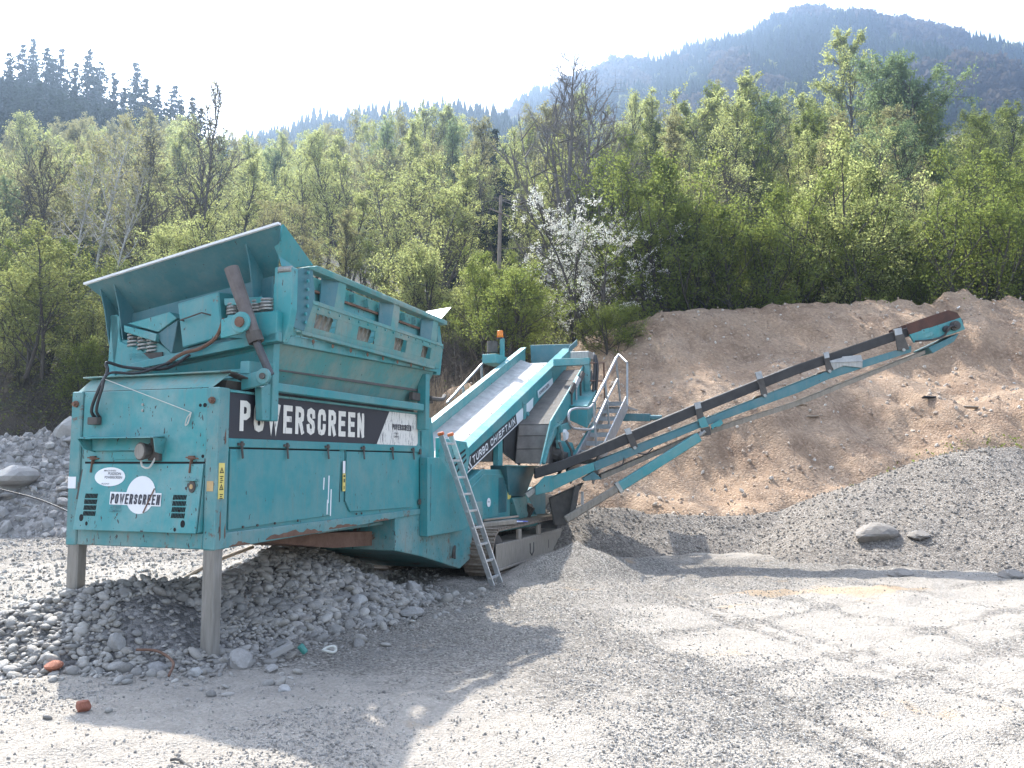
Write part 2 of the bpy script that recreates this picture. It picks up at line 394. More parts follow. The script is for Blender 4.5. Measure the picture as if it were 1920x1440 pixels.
GM = [(.46, 18.2, 1.02), (1.94, 18.3, .85), (3.49, 18.3, .65), (5.0, 18.2, .68), (6.04, 17.9, .81), (7.59, 17.6, 1.46), (8.48, 17.4, 1.90), (9.46, 17.4, 2.08), (10.44, 17.4, 2.03), (12.1, 17.6, 2.09), (16.2, 18.0, 1.93), (19.6, 18.0, 1.37)]
def z_grav(x, y):
    return ridge(x + .5 * fbm(x, y, .5, 2, s=21), y + .6 * fbm(x, y, .45, 3, s=22), GM, .47) + .10 * fbm(x, y, 1.3, 4, .55, s=23)
SP = [(880, 730), (985, 700), (1085, 645), (1180, 605), (1290, 580), (1400, 571), (1480, 561), (1530, 551), (1600, 546), (1700, 548), (1780, 545), (1850, 549), (1920, 556), (2050, 565), (2200, 590), (2400, 640)]
SM = [((p - 960) / 1600 * 27.0, 27.0, 1.75 + (866 - q) / 1600 * 27.0) for p, q in SP]
def z_soil(x, y):
    x = np.asarray(x, float); y = np.asarray(y, float)
    wx = x + 1.3 * fbm(x, y, .22, 3, s=31); wy = y + 1.6 * fbm(x, y, .2, 3, s=32)
    z = ridge(wx, wy * .35 + y * .65, SM, .70)
    z = z + .62 * fbm(x, y, .30, 4, .55, s=33) * sstep(z, -1, 3) * (1 - .65 * sstep(z, 4.6, 6.2))
    for hx, hy, hr, hd in ((6.6, 25.2, 1.6, .7), (9.6, 25.6, 1.8, .45), (3.2, 22.5, 1.6, .4), (12.5, 23.0, 2.4, .5), (5.0, 20.0, 1.2, .35), (8.8, 21.0, 1.8, .35)):
        e_ = ((x + 1.1 * fbm(x, y, .5, 3, s=37) - hx) / hr) ** 2 + ((y + 1.1 * fbm(x, y, .5, 3, s=38) - hy) / (hr * .8)) ** 2; z = z - hd * np.exp(-e_)
    st = fbm(x, y * .55, .9, 4, .6, s=34); z = z - .45 * np.abs(st) + .1
    led = np.sin((z * 1.1 + 1.6 * fbm(x, y, .2, 2, s=35)) * 2.2); z = z + .12 * led
    return z + .05 * fbm(x, y, 3.0, 3, .6, s=36)
RB = [(-26, 24.5, 2.6), (-18, 24.3, 2.3), (-13, 24.0, 2.5), (-9.5, 23.8, 2.2), (-5, 25, 1.2)]
def z_rubble(x, y):
    return ridge(x + .6 * fbm(x, y, .6, 2, s=51), y + .6 * fbm(x, y, .6, 2, s=52), RB, .62) + .25 * fbm(x, y, .9, 4, .6, s=53)
def z_hill(x, y):
    x = np.asarray(x, float); y = np.asarray(y, float)
    t = y + 1.8 * fbm(x, y, .08, 2, s=61)
    z = .2 + np.interp(t, [20, 23.5, 32, 60, 120, 200, 340], [-.6, .3, 5.6, 10.5, 24, 44, 60])
    hl = 22 * np.exp(-((x + 88) / 40.0) ** 2) * sstep(y, 42, 112)
    return z + hl + .5 * fbm(x, y, .25, 3, s=62) * sstep(y, 23, 28)
def crest(P, Y): return [((p - 960) / 1600 * Y, Y, 1.75 + (866 - q) / 1600 * Y) for p, q in P]
MTN = crest([(500, 400), (780, 280), (880, 235), (930, 222), (1000, 200), (1130, 122), (1220, 98), (1300, 82), (1380, 52), (1440, 20), (1500, -4), (1560, -14), (1640, -4), (1700, 34), (1730, 52), (1800, 66), (1870, 84), (1920, 98), (2050, 150), (2250, 230), (2500, 330)], 450)
RDG = crest([(250, 330), (400, 290), (500, 262), (560, 240), (620, 226), (690, 214), (770, 205), (850, 197), (900, 205), (935, 228), (1010, 275), (1100, 330)], 260)
def z_mtn(x, y):
    return ridge(x + 22 * fbm(x, y, .02, 3, s=71), y + 26 * fbm(x, y, .018, 3, s=72), MTN, .74) + 7 * fbm(x, y, .03, 4, s=73)
def z_rdg(x, y):
    return ridge(x + 8 * fbm(x, y, .03, 2, s=81), y + 8 * fbm(x, y, .03, 2, s=82), RDG, .7) + 3 * fbm(x, y, .04, 3, s=83)

def axis(segs):
    out = []
    for a, b, s in segs: out += list(np.arange(a, b, s))
    return np.array(out + [segs[-1][1]])
def sheet(name, xs, ys, fz, mat, low=None, attrs=None):
    X, Y = np.meshgrid(xs, ys); Z = fz(X, Y)
    if low is not None: Z = np.maximum(Z, low)
    nx, ny = len(xs), len(ys); i = np.arange(nx * ny).reshape(ny, nx)
    f = np.stack([i[:-1, :-1], i[:-1, 1:], i[1:, 1:], i[1:, :-1]], -1).reshape(-1, 4)
    co = np.stack([X, Y, Z], -1).reshape(-1, 3)
    if low is not None:
        k = Z.ravel() > low + 1e-4; f = f[k[f].any(1)]
        used = np.unique(f); mp = np.zeros(len(co), int); mp[used] = np.arange(len(used)); co = co[used]; f = mp[f]
    me = np_mesh(name, co, f, 4)
    if attrs:
        for nm, fn in attrs.items():
            a = me.attributes.new(nm, 'FLOAT', 'POINT'); a.data.foreach_set('value', fn(co[:, 0], co[:, 1]).astype(np.float32))
    o = link(name, me, mat, None, True); tag(o, kind='structure'); return o

def ground_mat(name, a, b2, mud, tan, s1, cell, bstr, use_attr=True, cellmix=.6, blotch=None):
    """loose aggregate: pebble cells with their own shade, fines between, dried mud where the attribute says"""
    m, t, b = new_mat(name); c = coords(t)
    vo = nd(t, 'ShaderNodeTexVoronoi', Scale=cell); t.links.new(c, vo.inputs['Vector'])
    vo2 = nd(t, 'ShaderNodeTexVoronoi', Scale=cell * 2.3); t.links.new(c, vo2.inputs['Vector'])
    sh = nd(t, 'ShaderNodeSeparateColor'); t.links.new(vo.outputs['Color'], sh.inputs[0])
    n = noise(t, c, s1, 8, .68)
    base = mixc(t, ramp(t, n, .3, .7), a, b2)
    if blotch: base = mixc(t, ramp(t, noise(t, coords(t, (1, 1, 1.8)), .8, 6, .62, .5), .46, .66), base, blotch)
    dk = tuple(x * .42 for x in a); lt = tuple(min(.75, x * 1.75) for x in b2)
    base = mixc(t, mul(t, ramp(t, sh.outputs[0], .5, 0), cellmix), base, dk)
    base = mixc(t, mul(t, ramp(t, sh.outputs[1], .55, 1), cellmix), base, lt)
    h = mul(t, vo.outputs['Distance'], mul(t, vo2.outputs['Distance'], .5), 'ADD')
    hh = mul(t, mul(t, h, -1), mul(t, noise(t, c, cell * .6, 5), .8), 'ADD')
    if use_attr:
        at = nd(t, 'ShaderNodeAttribute', attribute_name='mud'); at2 = nd(t, 'ShaderNodeAttribute', attribute_name='sand')
        edge = mul(t, at.outputs['Fac'], mul(t, noise(t, c, 6, 8, .7), .9), 'ADD')
        mf = ramp(t, edge, .72, .95)
        mc = mixc(t, ramp(t, noise(t, c, 2.5, 7, .65), .35, .7), tuple(x * .82 for x in mud), mud)
        base = mixc(t, mul(t, mf, .72), base, mc)
        sf = ramp(t, mul(t, at2.outputs['Fac'], mul(t, noise(t, c, 4, 6), .8), 'ADD'), .75, .95)
        base = mixc(t, mul(t, sf, .85), base, tan)
        hh = mul(t, hh, mul(t, mul(t, mf, -.45), 1, 'ADD'))
    t.links.new(base, b.inputs['Base Color']); b.inputs['Roughness'].default_value = .92
    b.inputs['Specular IOR Level'].default_value = .2
    bump(t, b, hh, bstr, .03); return m
M_YARD = ground_mat('yard_gravel', (.22, .2, .176), (.295, .272, .242), (.345, .315, .276), (.35, .265, .18), 1.6, 46, .9)
M_HEAPB = ground_mat('heap_fines', (.13, .125, .12), (.19, .18, .17), (.3, .28, .26), (.3, .28, .26), 3, 26, .9, False)
M_GRAVM = ground_mat('crusher_gravel', (.175, .155, .135), (.24, .215, .188), (.3, .3, .3), (.3, .3, .3), 1.3, 30, .8, False, .5)
M_SOIL = ground_mat('bank_soil', (.27, .182, .118), (.335, .25, .18), (.3, .3, .3), (.3, .3, .3), .55, 16, .8, False, .22, (.20, .135, .092))
M_RUBB = ground_mat('grey_rubble', (.19, .18, .165), (.27, .255, .24), (.3, .3, .3), (.3, .3, .3), 1.4, 9, .9, False, .5)
def forest_floor():
    m, t, b = new_mat('leaf_litter'); c = coords(t)
    col = mixc(t, ramp(t, noise(t, c, .35, 8, .7), .38, .66), (.04, .031, .023), (.075, .06, .044))
    col = mixc(t, ramp(t, noise(t, c, .8, 8, .7), .52, .68), col, (.05, .075, .022))
    t.links.new(col, b.inputs['Base Color']); b.inputs['Roughness'].default_value = 1; bump(t, b, noise(t, c, 5, 8, .7), .9, .15); return m
def mtn_mat():
    m, t, b = new_mat('mountain_ground'); c = coords(t)
    col = mixc(t, ramp(t, noise(t, c, .03, 6), .4, .65), (.028, .036, .022), (.06, .05, .036))
    rk = ramp(t, noise(t, c, .018, 8, .7, .6), .62, .66)
    col = mixc(t, rk, col, (.2, .19, .18))
    t.links.new(col, b.inputs['Base Color']); b.inputs['Roughness'].default_value = 1; bump(t, b, noise(t, c, .2, 8), 1, 3); return m
M_FLOOR, M_MTN = forest_floor(), mtn_mat()

def a_mud(x, y):
    z = .35 + .55 * fbm(x, y * 1.6, .3, 4, .6, s=90)
    z = z + .75 * np.exp(-((x + 3.4) / 2.2) ** 2 - ((y - 5.2) / .75) ** 2)
    z = z + .24 * sstep(x, 1.5, 4.5) * sstep(13.5 - y, 0, 2)
    z = z - .55 * np.exp(-((x + .6) / 1.6) ** 2 - ((y - 9.3) / 2.2) ** 2)
    a = x * .93 + y * .37 + .5 * fbm(x, y, .25, 2, s=9); c = x * .55 - y * .83 + .6 * fbm(x, y, .2, 2, s=11)
    for q, w_ in ((4.1, .13), (4.45, .1), (6.1, .13), (6.45, .1), (7.6, .2), (9.2, .15)): z = z - .42 * np.exp(-((a - q) / w_) ** 2)
    for q, w_ in ((-4.2, .16), (-4.9, .12), (-6.4, .14), (-3.1, .12)): z = z - .38 * np.exp(-((c - q) / w_) ** 2) * sstep(x, .5, 2)
    return np.clip(z, 0, 1)
def a_sand(x, y):
    w_ = fbm(x, y, .8, 3, s=94); return np.clip(.6 * fbm(x, y, 1.1, 4, .6, s=93) + .95 * np.exp(-((x - 4.3) / 2.0) ** 2 - ((y - 11.5 + .12 * (x - 4.3) + .5 * w_) / .30) ** 2), 0, 1)
sheet('yard_ground', axis([(-90, -30, 4), (-30, -10, .6), (-10, -6, .15), (-6, 9, .055), (9, 16, .15), (16, 40, .7), (40, 90, 4)]),
      axis([(-36, -2, 3), (-2, 3.4, .4), (3.4, 11, .05), (11, 17, .09), (17, 30, .35)]), z_yard, M_YARD, attrs={'mud': a_mud, 'sand': a_sand})
sheet('stone_heap_ground', np.arange(-9, 2, .07), np.arange(4.5, 14.5, .07), z_heap, M_HEAPB, low=-.18)
sheet('gravel_mound', np.arange(-2, 30, .1), np.arange(10, 26, .1), z_grav, M_GRAVM, low=-.3)
sheet('soil_mound', np.arange(-7, 46, .14), np.arange(13, 42, .14), z_soil, M_SOIL, low=-.4)
sheet('rubble_bank', np.arange(-34, 0, .14), np.arange(18, 32, .14), z_rubble, M_RUBB, low=-.3)
sheet('hillside', axis([(-200, -60, 4), (-60, 60, .8), (60, 230, 4)]), axis([(21, 45, .5), (45, 120, 1.5), (120, 300, 5)]), z_hill, M_FLOOR)
sheet('mountain', np.arange(-330, 400, 6.0), np.arange(150, 500, 6.0), z_mtn, M_MTN, low=5)
sheet('far_ridge', np.arange(-220, 60, 4.0), np.arange(130, 330, 4.0), z_rdg, M_FLOOR, low=5)

# ================================================================== the screening machine (local axes: x along it, y across to its far side, z up)
MC = empty('screening_plant', C0, R(90) - MA)
tag(MC, 'big teal tracked gravel screener with raised hopper grid and a long side conveyor', 'screening machine')
NEAR = (0, -1, 0); END = (-1, 0, 0)

# ---- hopper box: legs, posts, end panel, side panels
for v0 in (0.0, 1.55):
    part('leg', M_LEG, MC, .012, box=((.01, v0 + .005, -.12), (.13, v0 + .135, .99)))
for v0, mt in ((0.0, M_TEALR), (1.57, M_TEALR)):
    part('corner_post', mt, MC, .01, box=((0, v0, .97), (.16, v0 + .13, 2.42)))
part('end_beam', M_TEALR, MC, .008, box=((.008, .133, .975), (.14, 1.567, 1.12)))
ep = part('end_panel', M_TEALD, MC, .006, box=((.02, .133, 1.123), (.06, 1.567, 2.415)))
for y, z in ((1.635, 2.3), (.065, 2.3)):
    b = MB(); b.disc((-.002, y, z), END, .032, .02, 10); b.disc((-.02, y, z), END, .02, .025, 6); b.build('bolt', M_RUST, MC)
for y, z in ((.86, 2.28), (.86, 2.225)): part('rivet', M_STEEL, ep, disc=((.02, y, z), END, .013, .012, 8))
for y, z, r in ((.165, 2.26, .02), (.215, 2.26, .016), (.17, 1.80, .016), (1.33, 1.87, .013), (1.21, 1.87, .013)):
    part('hole', M_DARK, ep, disc=((.0195, y, z), END, r, .0015, 10))
# shelf hood and broken work light
h = MB(); h.prism([(.02, .60, 1.98), (.02, 1.49, 1.98), (-.15, 1.45, 1.965), (-.15, .58, 1.965)], (0, 0, .01))
h.prism([(.019, 1.452, 1.964), (-.146, 1.452, 1.964), (-.10, 1.42, 1.87), (.019, 1.40, 1.84)], (0, .008, 0))
h.prism([(.019, .582, 1.964), (-.146, .582, 1.964), (-.10, .60, 1.84), (.019, .62, 1.82)], (0, -.008, 0))
h.prism([(.012, .60, 1.964), (.012, 1.44, 1.964), (-.02, 1.40, 1.855), (-.02, .62, 1.855)], (.006, 0, 0))
hood = h.build('lamp_hood', M_TEALD, MC)
part('back_plate', M_TEALD, hood, .003, box=((.010, .86, 1.77), (.0185, 1.16, 1.85)))
l = MB(); l.tube([(-.11, .76, 1.845), (-.03, .74, 1.845)], .085, 14, .065); l.box((-.03, .62, 1.76), (.019, .74, 1.92)); l.tube([(-.02, .70, 1.9), (-.02, .70, 1.975)], .02, 8)
wl = l.build('work_lamp', M_DIRTY, MC, .004)
part('lamp_lens', M_LEG, wl, disc=((-.11, .76, 1.845), (-1, .22, 0), .07, .006, 14))
part('cable', M_ROPE, wl, tube=(curve_pts([(-.07, .78, 1.77), (-.09, .74, 1.71), (-.07, .68, 1.70), (-.02, .66, 1.79)], 6), .009, 6))

# service door in the end panel, a little ajar at its right edge
sd = MB(); sd.prism([(.018, 1.515, 1.73), (.018, .145, 1.73), (-.045, .155, 1.12), (-.045, 1.55, 1.12)], (-.02, 0, 0))
sd.prism([(.017, .143, 1.73), (.017, .143, 1.13), (-.045, .152, 1.12)], (0, -.006, 0))
sdo = sd.build('service_door', M_TEALD, MC, .004)
part('door_gap', M_DARK, ep, box=((.0185, .14, 1.734), (.0197, 1.52, 1.752)))
def dX(z): return -.002 - (1.73 - z) * .1035      # outer face of the leaning door
def on_door(y, z, d=.002): return (dX(z) - d, y, z)
for y in (1.41, .28):
    b = MB(); b.beam((.008, y, 1.80), (-.012, y, 1.65), .035, .012, (0, 1, 0)); b.box((-.012, y - .03, 1.77), (.019, y + .03, 1.805)); b.tube([(-.014, y + .05, 1.79), (-.014, y - .09, 1.78)], .008, 6)
    b.build('latch', M_RUST, sdo, .003)
part('lock_handle', M_DIRTY, sdo, disc=(on_door(.235, 1.53), END, .035, .015, 12, .055))
part('lock_button', M_ORLAB, sdo, disc=(on_door(.235, 1.53, .018), END, .017, .006, 10, .022))
part('lock_tab', M_TEALD, sdo, .002, box=((dX(1.585) - .03, .19, 1.58), (dX(1.585), .32, 1.598)))
for y in (1.37, .36):                            # louvred vents: four rows of slots each
    g = MB()
    for r_ in range(4):
        for k in range(9):
            z0 = 1.455 - r_ * .054; y0 = y + .07 - k * .0165
            g.prism([on_door(y0, z0, .0022), on_door(y0 - .011, z0, .0022), on_door(y0 - .005, z0 - .042, .0022), on_door(y0 + .006, z0 - .042, .0022)], (-.002, 0, 0))
    g.build('vent_grille', M_DARK, sdo)
for y, z, ry in ((1.46, 1.23, .035), (1.39, 1.18, .02), (.30, 1.20, .035), (.38, 1.15, .018)):
    part('drain_hole', M_DARK, sdo, disc=(on_door(y, z, .001), END, .024 if ry > .03 else .014, .002, 12, ry))
st = part('oval_sticker', M_STICK, sdo, disc=(on_door(1.18, 1.612, .001), (-1, 0, .1035), .178, .003, 28, .088))
for s, y, z, w_, h_ in (('PUGSON', 1.20, 1.628, .15, .026), ('POWERSCREEN', 1.235, 1.595, .2, .024), ('MACHINES', 1.25, 1.662, .14, .014), ('PLANT', 1.26, 1.54, .09, .014)):
    text('sticker_lettering', s, on_door(y, z, .005), (0, -1, 0), (.09, 0, 1), w_, h_, M_PRINT, sdo, END, .004)
part('round_sticker', M_STICK, sdo, disc=(on_door(.80, 1.45, .001), (-1, 0, .1035), .165, .003, 32, .172))
b = MB(); b.prism([on_door(1.15, 1.475, .0045), on_door(.565, 1.468, .0045), on_door(.56, 1.35, .0045), on_door(1.145, 1.36, .0045)], (-.001, 0, 0)); b.build('name_sticker', M_STICK, sdo)
block_text('name_lettering', 'POWERSCREEN', on_door(1.135, 1.367, .0065), (0, -1, -.01), (.1035, 0, 1), .56, .093, M_PRINT, sdo, END, .0165, .32, .002, .05)
text('small_lettering', 'A TEREX', on_door(1.13, 1.322, .004), (0, -1, 0), (.09, 0, 1), .13, .026, M_TEALDK, sdo, END, .01)
text('small_lettering', 'COMPANY', on_door(1.14, 1.29, .004), (0, -1, 0), (.09, 0, 1), .15, .026, M_TEALDK, sdo, END, .01)
b = MB(); b.beam(on_door(.645, 1.51, .01), on_door(.745, 1.29, .01), .012, .003, (1, 0, 0)); b.build('scratch_strip', M_RUST, sdo)
# labels on posts
def vlabel(name, y0, y1, z0, z1, mat, x=-.001):
    b = MB(); b.box((x - .0025, y0, z0), (x, y1, z1)); return b.build(name, mat, MC)
b = MB(); b.box((.025, -.0035, 1.42), (.105, -.001, 1.74)); wlab = b.build('warning_label', M_YEL, MC)
for zc in (1.67, 1.52):
    b = MB(); o = [(.065, -.0045, zc + .035), (.095, -.0045, zc - .02), (.035, -.0045, zc - .02)]; i = [(.065, -.0045, zc + .018), (.081, -.0045, zc - .012), (.049, -.0045, zc - .012)]
    for k in range(3): b.add([o[k], o[(k + 1) % 3], i[(k + 1) % 3], i[k]], [(0, 1, 2, 3)])
    b.box((.062, -.0050, zc - .008), (.068, -.0042, zc + .006)); b.build('warning_triangle', M_BLK, wlab)
b = MB()
for k in range(7):
    z = 1.62 - (k % 4) * .017 - (.16 if k > 3 else 0); b.box((.042 + (k % 3) * .004, -.0050, z - .004), (.088 - (k % 2) * .012, -.0042, z + .004))
tag(b.build('warning_print', M_BLK, wlab), kind='stuff')
vlabel('plate_label', .03, .10, 1.49, 1.58, M_ORLAB); vlabel('side_label', 1.60, 1.695, 1.5, 1.61, M_STICK)
b = MB(); b.prism([(-.004, 1.50, 1.68), (-.004, 1.53, 1.68), (-.03, 1.56, 1.40), (-.03, 1.525, 1.40)], (-.002, 0, 0)); b.build('scorch_mark', M_DIRTY, MC)

# rim and hopper throat
rm = MB(); rm.prism([(.03, .1, 2.42), (.03, 1.66, 2.42), (.16, 1.62, 2.555), (.16, .0, 2.565)], (.012, 0, 0))
rm.prism([(.10, -.05, 2.565), (.10, 1.68, 2.556), (.22, 1.68, 2.556), (.22, -.05, 2.565)], (0, 0, .014))
rm.build('hopper_rim', M_MUDTEAL, MC, .004)
rs = MB(); rs.prism([(.1, -.04, 2.566), (.85, -.03, 2.44), (.85, .1, 2.44), (.1, .08, 2.566)], (0, 0, .012)); rs.build('rim_side_lip', M_DIRTY, MC)
hp = MB()
hp.prism([(.2, .08, 2.5), (4.2, .08, 2.5), (4.2, .55, 1.2), (.5, .55, 1.2)], (0, .012, 0))
hp.prism([(.2, 1.62, 2.5), (4.2, 1.62, 2.5), (4.2, 1.15, 1.2), (.5, 1.15, 1.2)], (0, -.012, 0))
hp.prism([(.2, .08, 2.5), (.2, 1.62, 2.5), (.5, 1.15, 1.2), (.5, .55, 1.2)], (.012, 0, 0))
hp.build('hopper_lining', M_DIRTY, MC)
part('feeder_belt', M_RUBDUST, MC, box=((.45, .5, 1.1), (5.2, 1.2, 1.16)))

# near side: wall, banner, doors, lower flange; the far side is a plain wall
part('side_wall', M_TEAL, MC, box=((.162, .03, 1.03), (4.3, .06, 2.40)))
part('side_wall', M_TEALD, MC, box=((.162, 1.66, 1.0), (4.3, 1.69, 2.42)))
part('top_rail', M_TEALD, MC, .004, box=((.162, .0, 2.385), (4.22, .12, 2.41)))
part('middle_rail', M_TEAL, MC, .004, box=((.162, .006, 1.885), (4.22, .0295, 1.965)))
bn = MB(); bn.prism([(.165, .01, 1.967), (2.98, .01, 1.967), (3.3, .01, 2.382), (.165, .01, 2.382)], (0, .019, 0)); ban = bn.build('banner', M_BANNER, MC)
bw = MB(); bw.prism([(2.983, .01, 1.967), (4.05, .01, 1.93), (4.13, .01, 2.0), (4.13, .01, 2.382), (3.303, .01, 2.382)], (0, .019, 0)); bw.build('banner_end', M_PEEL, ban)
block_text('banner_lettering', 'POWERSCREEN', (.31, .0095, 2.035), (1, 0, 0), (0, 0, 1), 2.34, .285, M_LETTER, ban, NEAR, .058, .34)
block_text('banner_small_lettering', 'POWERSCREEN', (3.38, .0095, 2.155), (1, 0, 0), (0, 0, 1), .54, .075, M_PRINT, ban, NEAR, .015, .34)
text('banner_small_lettering', 'A TEREX', (3.42, .0095, 2.10), (1, 0, 0), (0, 0, 1), .13, .022, M_PRINT, ban, NEAR, .01)
text('banner_small_lettering', 'COMPANY', (3.42, .0095, 2.06), (1, 0, 0), (0, 0, 1), .15, .022, M_PRINT, ban, NEAR, .01)
def sdoor(pts, lat, mt):
    b = MB(); b.prism(pts, (0, .019, 0)); d = b.build('side_door', mt, MC, .005)
    for x in lat:
        b = MB(); b.box((x - .045, -.012, 1.90), (x + .045, .006, 1.925)); b.tube([(x, -.014, 1.94), (x, -.014, 1.87)], .014, 6)
        b.beam((x, -.012, 1.89), (x + .01, -.02, 1.78), .022, .012, (0, 1, 0)); b.build('latch', M_DIRTY, d, .002)
    return d
d1 = sdoor([(.20, .01, 1.135), (1.95, .01, 1.165), (2.05, .01, 1.25), (2.12, .01, 1.36), (2.14, .01, 1.868), (.20, .01, 1.868)], (.33, 1.06, 1.83), M_TEAL)
d2 = sdoor([(2.26, .01, 1.31), (2.37, .01, 1.18), (4.0, .01, 1.15), (4.05, .01, 1.868), (2.28, .01, 1.868)], (2.62, 3.36, 3.96), M_TEAL)
b = MB(); b.box((.2, .0285, 1.87), (2.14, .0297, 1.883)); b.box((2.28, .0285, 1.87), (4.05, .0297, 1.883))
b.box((2.15, .0285, 1.3), (2.165, .0297, 1.87)); b.box((2.255, .0285, 1.3), (2.265, .0297, 1.87)); b.build('door_gap', M_DARK, MC)
for x in (.4, .62, .9, 1.3, 2.5, 2.62): part('hinge_bolt', M_DIRTY, MC, disc=((x, .008, 1.15), NEAR, .012, .012, 8))
fl = MB(); fl.prism([(.06, -.004, .975), (2.1, .0, 1.0), (3.6, .0, 1.04), (4.22, .0, 1.05), (4.22, .0, 1.12), (2.2, .0, 1.115), (.165, -.004, 1.115)], (0, .032, 0)); fl.build('lower_flange', M_TEALR, MC, .006)
b = MB(); b.box((2.185, .004, 1.42), (2.24, .0096, 1.62)); yl = b.build('warning_label', M_YEL, MC)
b = MB(); b.box((2.195, .002, 1.58), (2.23, .0039, 1.60)); b.box((2.198, .002, 1.52), (2.226, .0039, 1.56)); b.box((2.205, .002, 1.44), (2.22, .0039, 1.48)); tag(b.build('warning_print', M_BLK, yl), kind='stuff')
b = MB(); b.box((2.185, .005, 1.622), (2.235, .0097, 1.76)); b.build('torn_label', M_STICK, MC)
for x, z0, z1 in ((1.78, 1.45, 1.58), (1.88, 1.3, 1.6), (1.93, 1.16, 1.45), (1.86, 1.18, 1.34)):
    b = MB(); b.prism([(x, .0088, z0), (x + .02, .0088, z0), (x + .028, .0088, z1), (x + .006, .0088, z1)], (0, .001, 0)); b.build('paint_scrape', M_STICK, d1)
def rust_patch(x0, x1, zlo, zhi, y, seed, par):
    rg = random.Random(seed); n = 14; up_ = [(x0 + (x1 - x0) * i / n, y, zlo + (zhi - zlo) * (.35 + .65 * rg.random()) * math.sin(math.pi * (i + .5) / (n + 1)) ** .5) for i in range(n + 1)]
    b = MB(); b.prism([(x0, y, zlo), (x1, y, zlo)] + up_[::-1], (0, .0008, 0)); b.build('rust_patch', M_RUST, par)
rust_patch(.75, 1.75, 1.0, 1.075, -.0055, 1, MC); rust_patch(1.9, 2.5, 1.016, 1.065, -.0015, 2, MC); rust_patch(2.9, 3.3, 1.03, 1.07, -.0015, 3, MC); rust_patch(.2, .5, .985, 1.03, -.0055, 4, MC)
for k_, (x_, z0_, z1_) in enumerate(((.062, 1.05, 1.32), (.13, 1.02, 1.2), (.10, 1.9, 2.05))):
    b = MB(); b.prism([(x_, -.0022, z0_), (x_ + .016, -.0022, z0_ + .03), (x_ + .010, -.0022, z1_), (x_ - .004, -.0022, z1_ - .05)], (0, .0012, 0)); b.build('rust_streak', M_RUST, MC)
# underside feeder frame
uf = MB(); uf.prism([(1.2, .35, 1.0), (4.6, .35, .80), (4.6, .35, .62), (2.6, .35, .74), (1.2, .35, .93)], (0, 1.0, 0)); uf.build('feeder_frame', M_RUST, MC)
part('feeder_floor', M_TEALR, MC, .004, box=((2.0, .2, .955), (5, 1.5, .99)))

# ---- chassis behind the hopper
ch = MB(); ch.prism([(3.520, 0.020, 1.080), (3.530, 0.020, 0.630), (4.300, 0.020, 0.480), (5.650, 0.020, 0.160), (6.030, 0.020, 0.250), (6.590, 0.020, 0.740), (6.590, 0.020, 1.120), (4.460, 0.020, 1.100)], (0, 1.6, 0))
ch.build('chassis_plate', M_TEALR, MC, .008)
b = MB(); b.tube(curve_pts([(5.33, .0, .36), (5.28, -.03, .44), (5.34, -.03, .52), (5.40, .0, .44), (5.36, -.02, .34)], 6), .018, 6); b.build('tow_loop', M_DIRTY, MC)
ub = MB(); ub.prism([(4.235, .03, 1.04), (4.235, .03, 2.40), (4.62, .03, 2.36), (4.72, .03, 1.9), (4.72, .03, 1.0)], (0, 1.64, 0)); ub.build('rear_bulkhead', M_TEAL, MC, .006)
cv = MB(); cv.prism([(4.220, -0.100, 1.810), (4.240, -0.100, 0.750), (5.470, -0.100, 0.740), (5.720, -0.100, 0.800), (5.550, -0.100, 1.200), (5.100, -0.100, 1.540), (4.620, -0.100, 1.810)], (0, .12, 0))
cvo = cv.build('side_cover', M_TEAL, MC, .008)
part('cover_seam', M_TEALDK, cvo, box=((4.32, -.104, .95), (4.335, -.1, 1.72)))
gk = MB(); gk.prism([(4.26, -.09, .95), (4.26, .02, .95), (4.26, .02, 1.8), (4.26, -.09, 1.8)], (.03, 0, 0)); gk.build('cover_return', M_TEALDK, MC)
for z_ in (1.18, 1.85): part('hinge', M_DIRTY, MC, box=((4.17, -.008, z_), (4.22, .012, z_ + .07)))
# louvred lower end of the incline
lv = MB(); lv.prism([(4.95, .06, 2.10), (6.0, .06, 2.06), (6.12, .06, 1.86), (6.02, .06, 1.5), (5.6, .06, 1.12), (4.95, .06, 1.0)], (0, .06, 0)); lvo = lv.build('louvre_panel', M_TEALD, MC, .006)
for k in range(3):
    b = MB(); b.prism([(5.45 + .08 * k, .052, 1.80 - .09 * k), (5.93 + .02 * k, .052, 1.95 - .075 * k), (5.93 + .02 * k, .052, 1.92 - .075 * k), (5.46 + .08 * k, .052, 1.77 - .09 * k)], (0, .007, 0)); b.build('louvre_slot', M_DARK, lvo)
# engine housing
eg = MB(); eg.prism([(5.990, 0.100, 1.190), (5.910, 0.100, 1.370), (6.770, 0.100, 1.630), (8.140, 0.100, 1.610), (8.140, 0.100, 0.780), (6.220, 0.100, 0.790)], (0, 1.4, 0)); ego = eg.build('engine_housing', M_TEAL, MC, .008)
ed = MB(); ed.prism([(6.220, 0.090, 1.320), (6.800, 0.080, 1.550), (7.920, 0.090, 1.530), (7.920, 0.090, 0.840), (6.410, 0.090, 0.810), (6.230, 0.090, 0.880)], (0, .0145, 0)); edo = ed.build('engine_door', M_TEAL, MC, .005)
for k in range(7):
    q = 936 + k * 2.1; a = (7.520, 0.080, 1.480); c = (7.930, 0.080, 0.850); x = a[0] + (c[0] - a[0]) * k / 7
    b = MB(); b.box((x, .076, c[2] + .03), (x + .018, .0845, a[2])); b.build('louvre_slot', M_TEALDK, edo)
ck = (7.020, 0.080, 1.080)
part('round_sticker', M_STICK, edo, disc=(ck, NEAR, .085, .003, 24, .075)); text('sticker_lettering', 'PUGSON', (ck[0] - .06, .08, ck[2]), (1, 0, 0), (0, 0, 1), .1, .022, M_PRINT, edo, NEAR, .01)
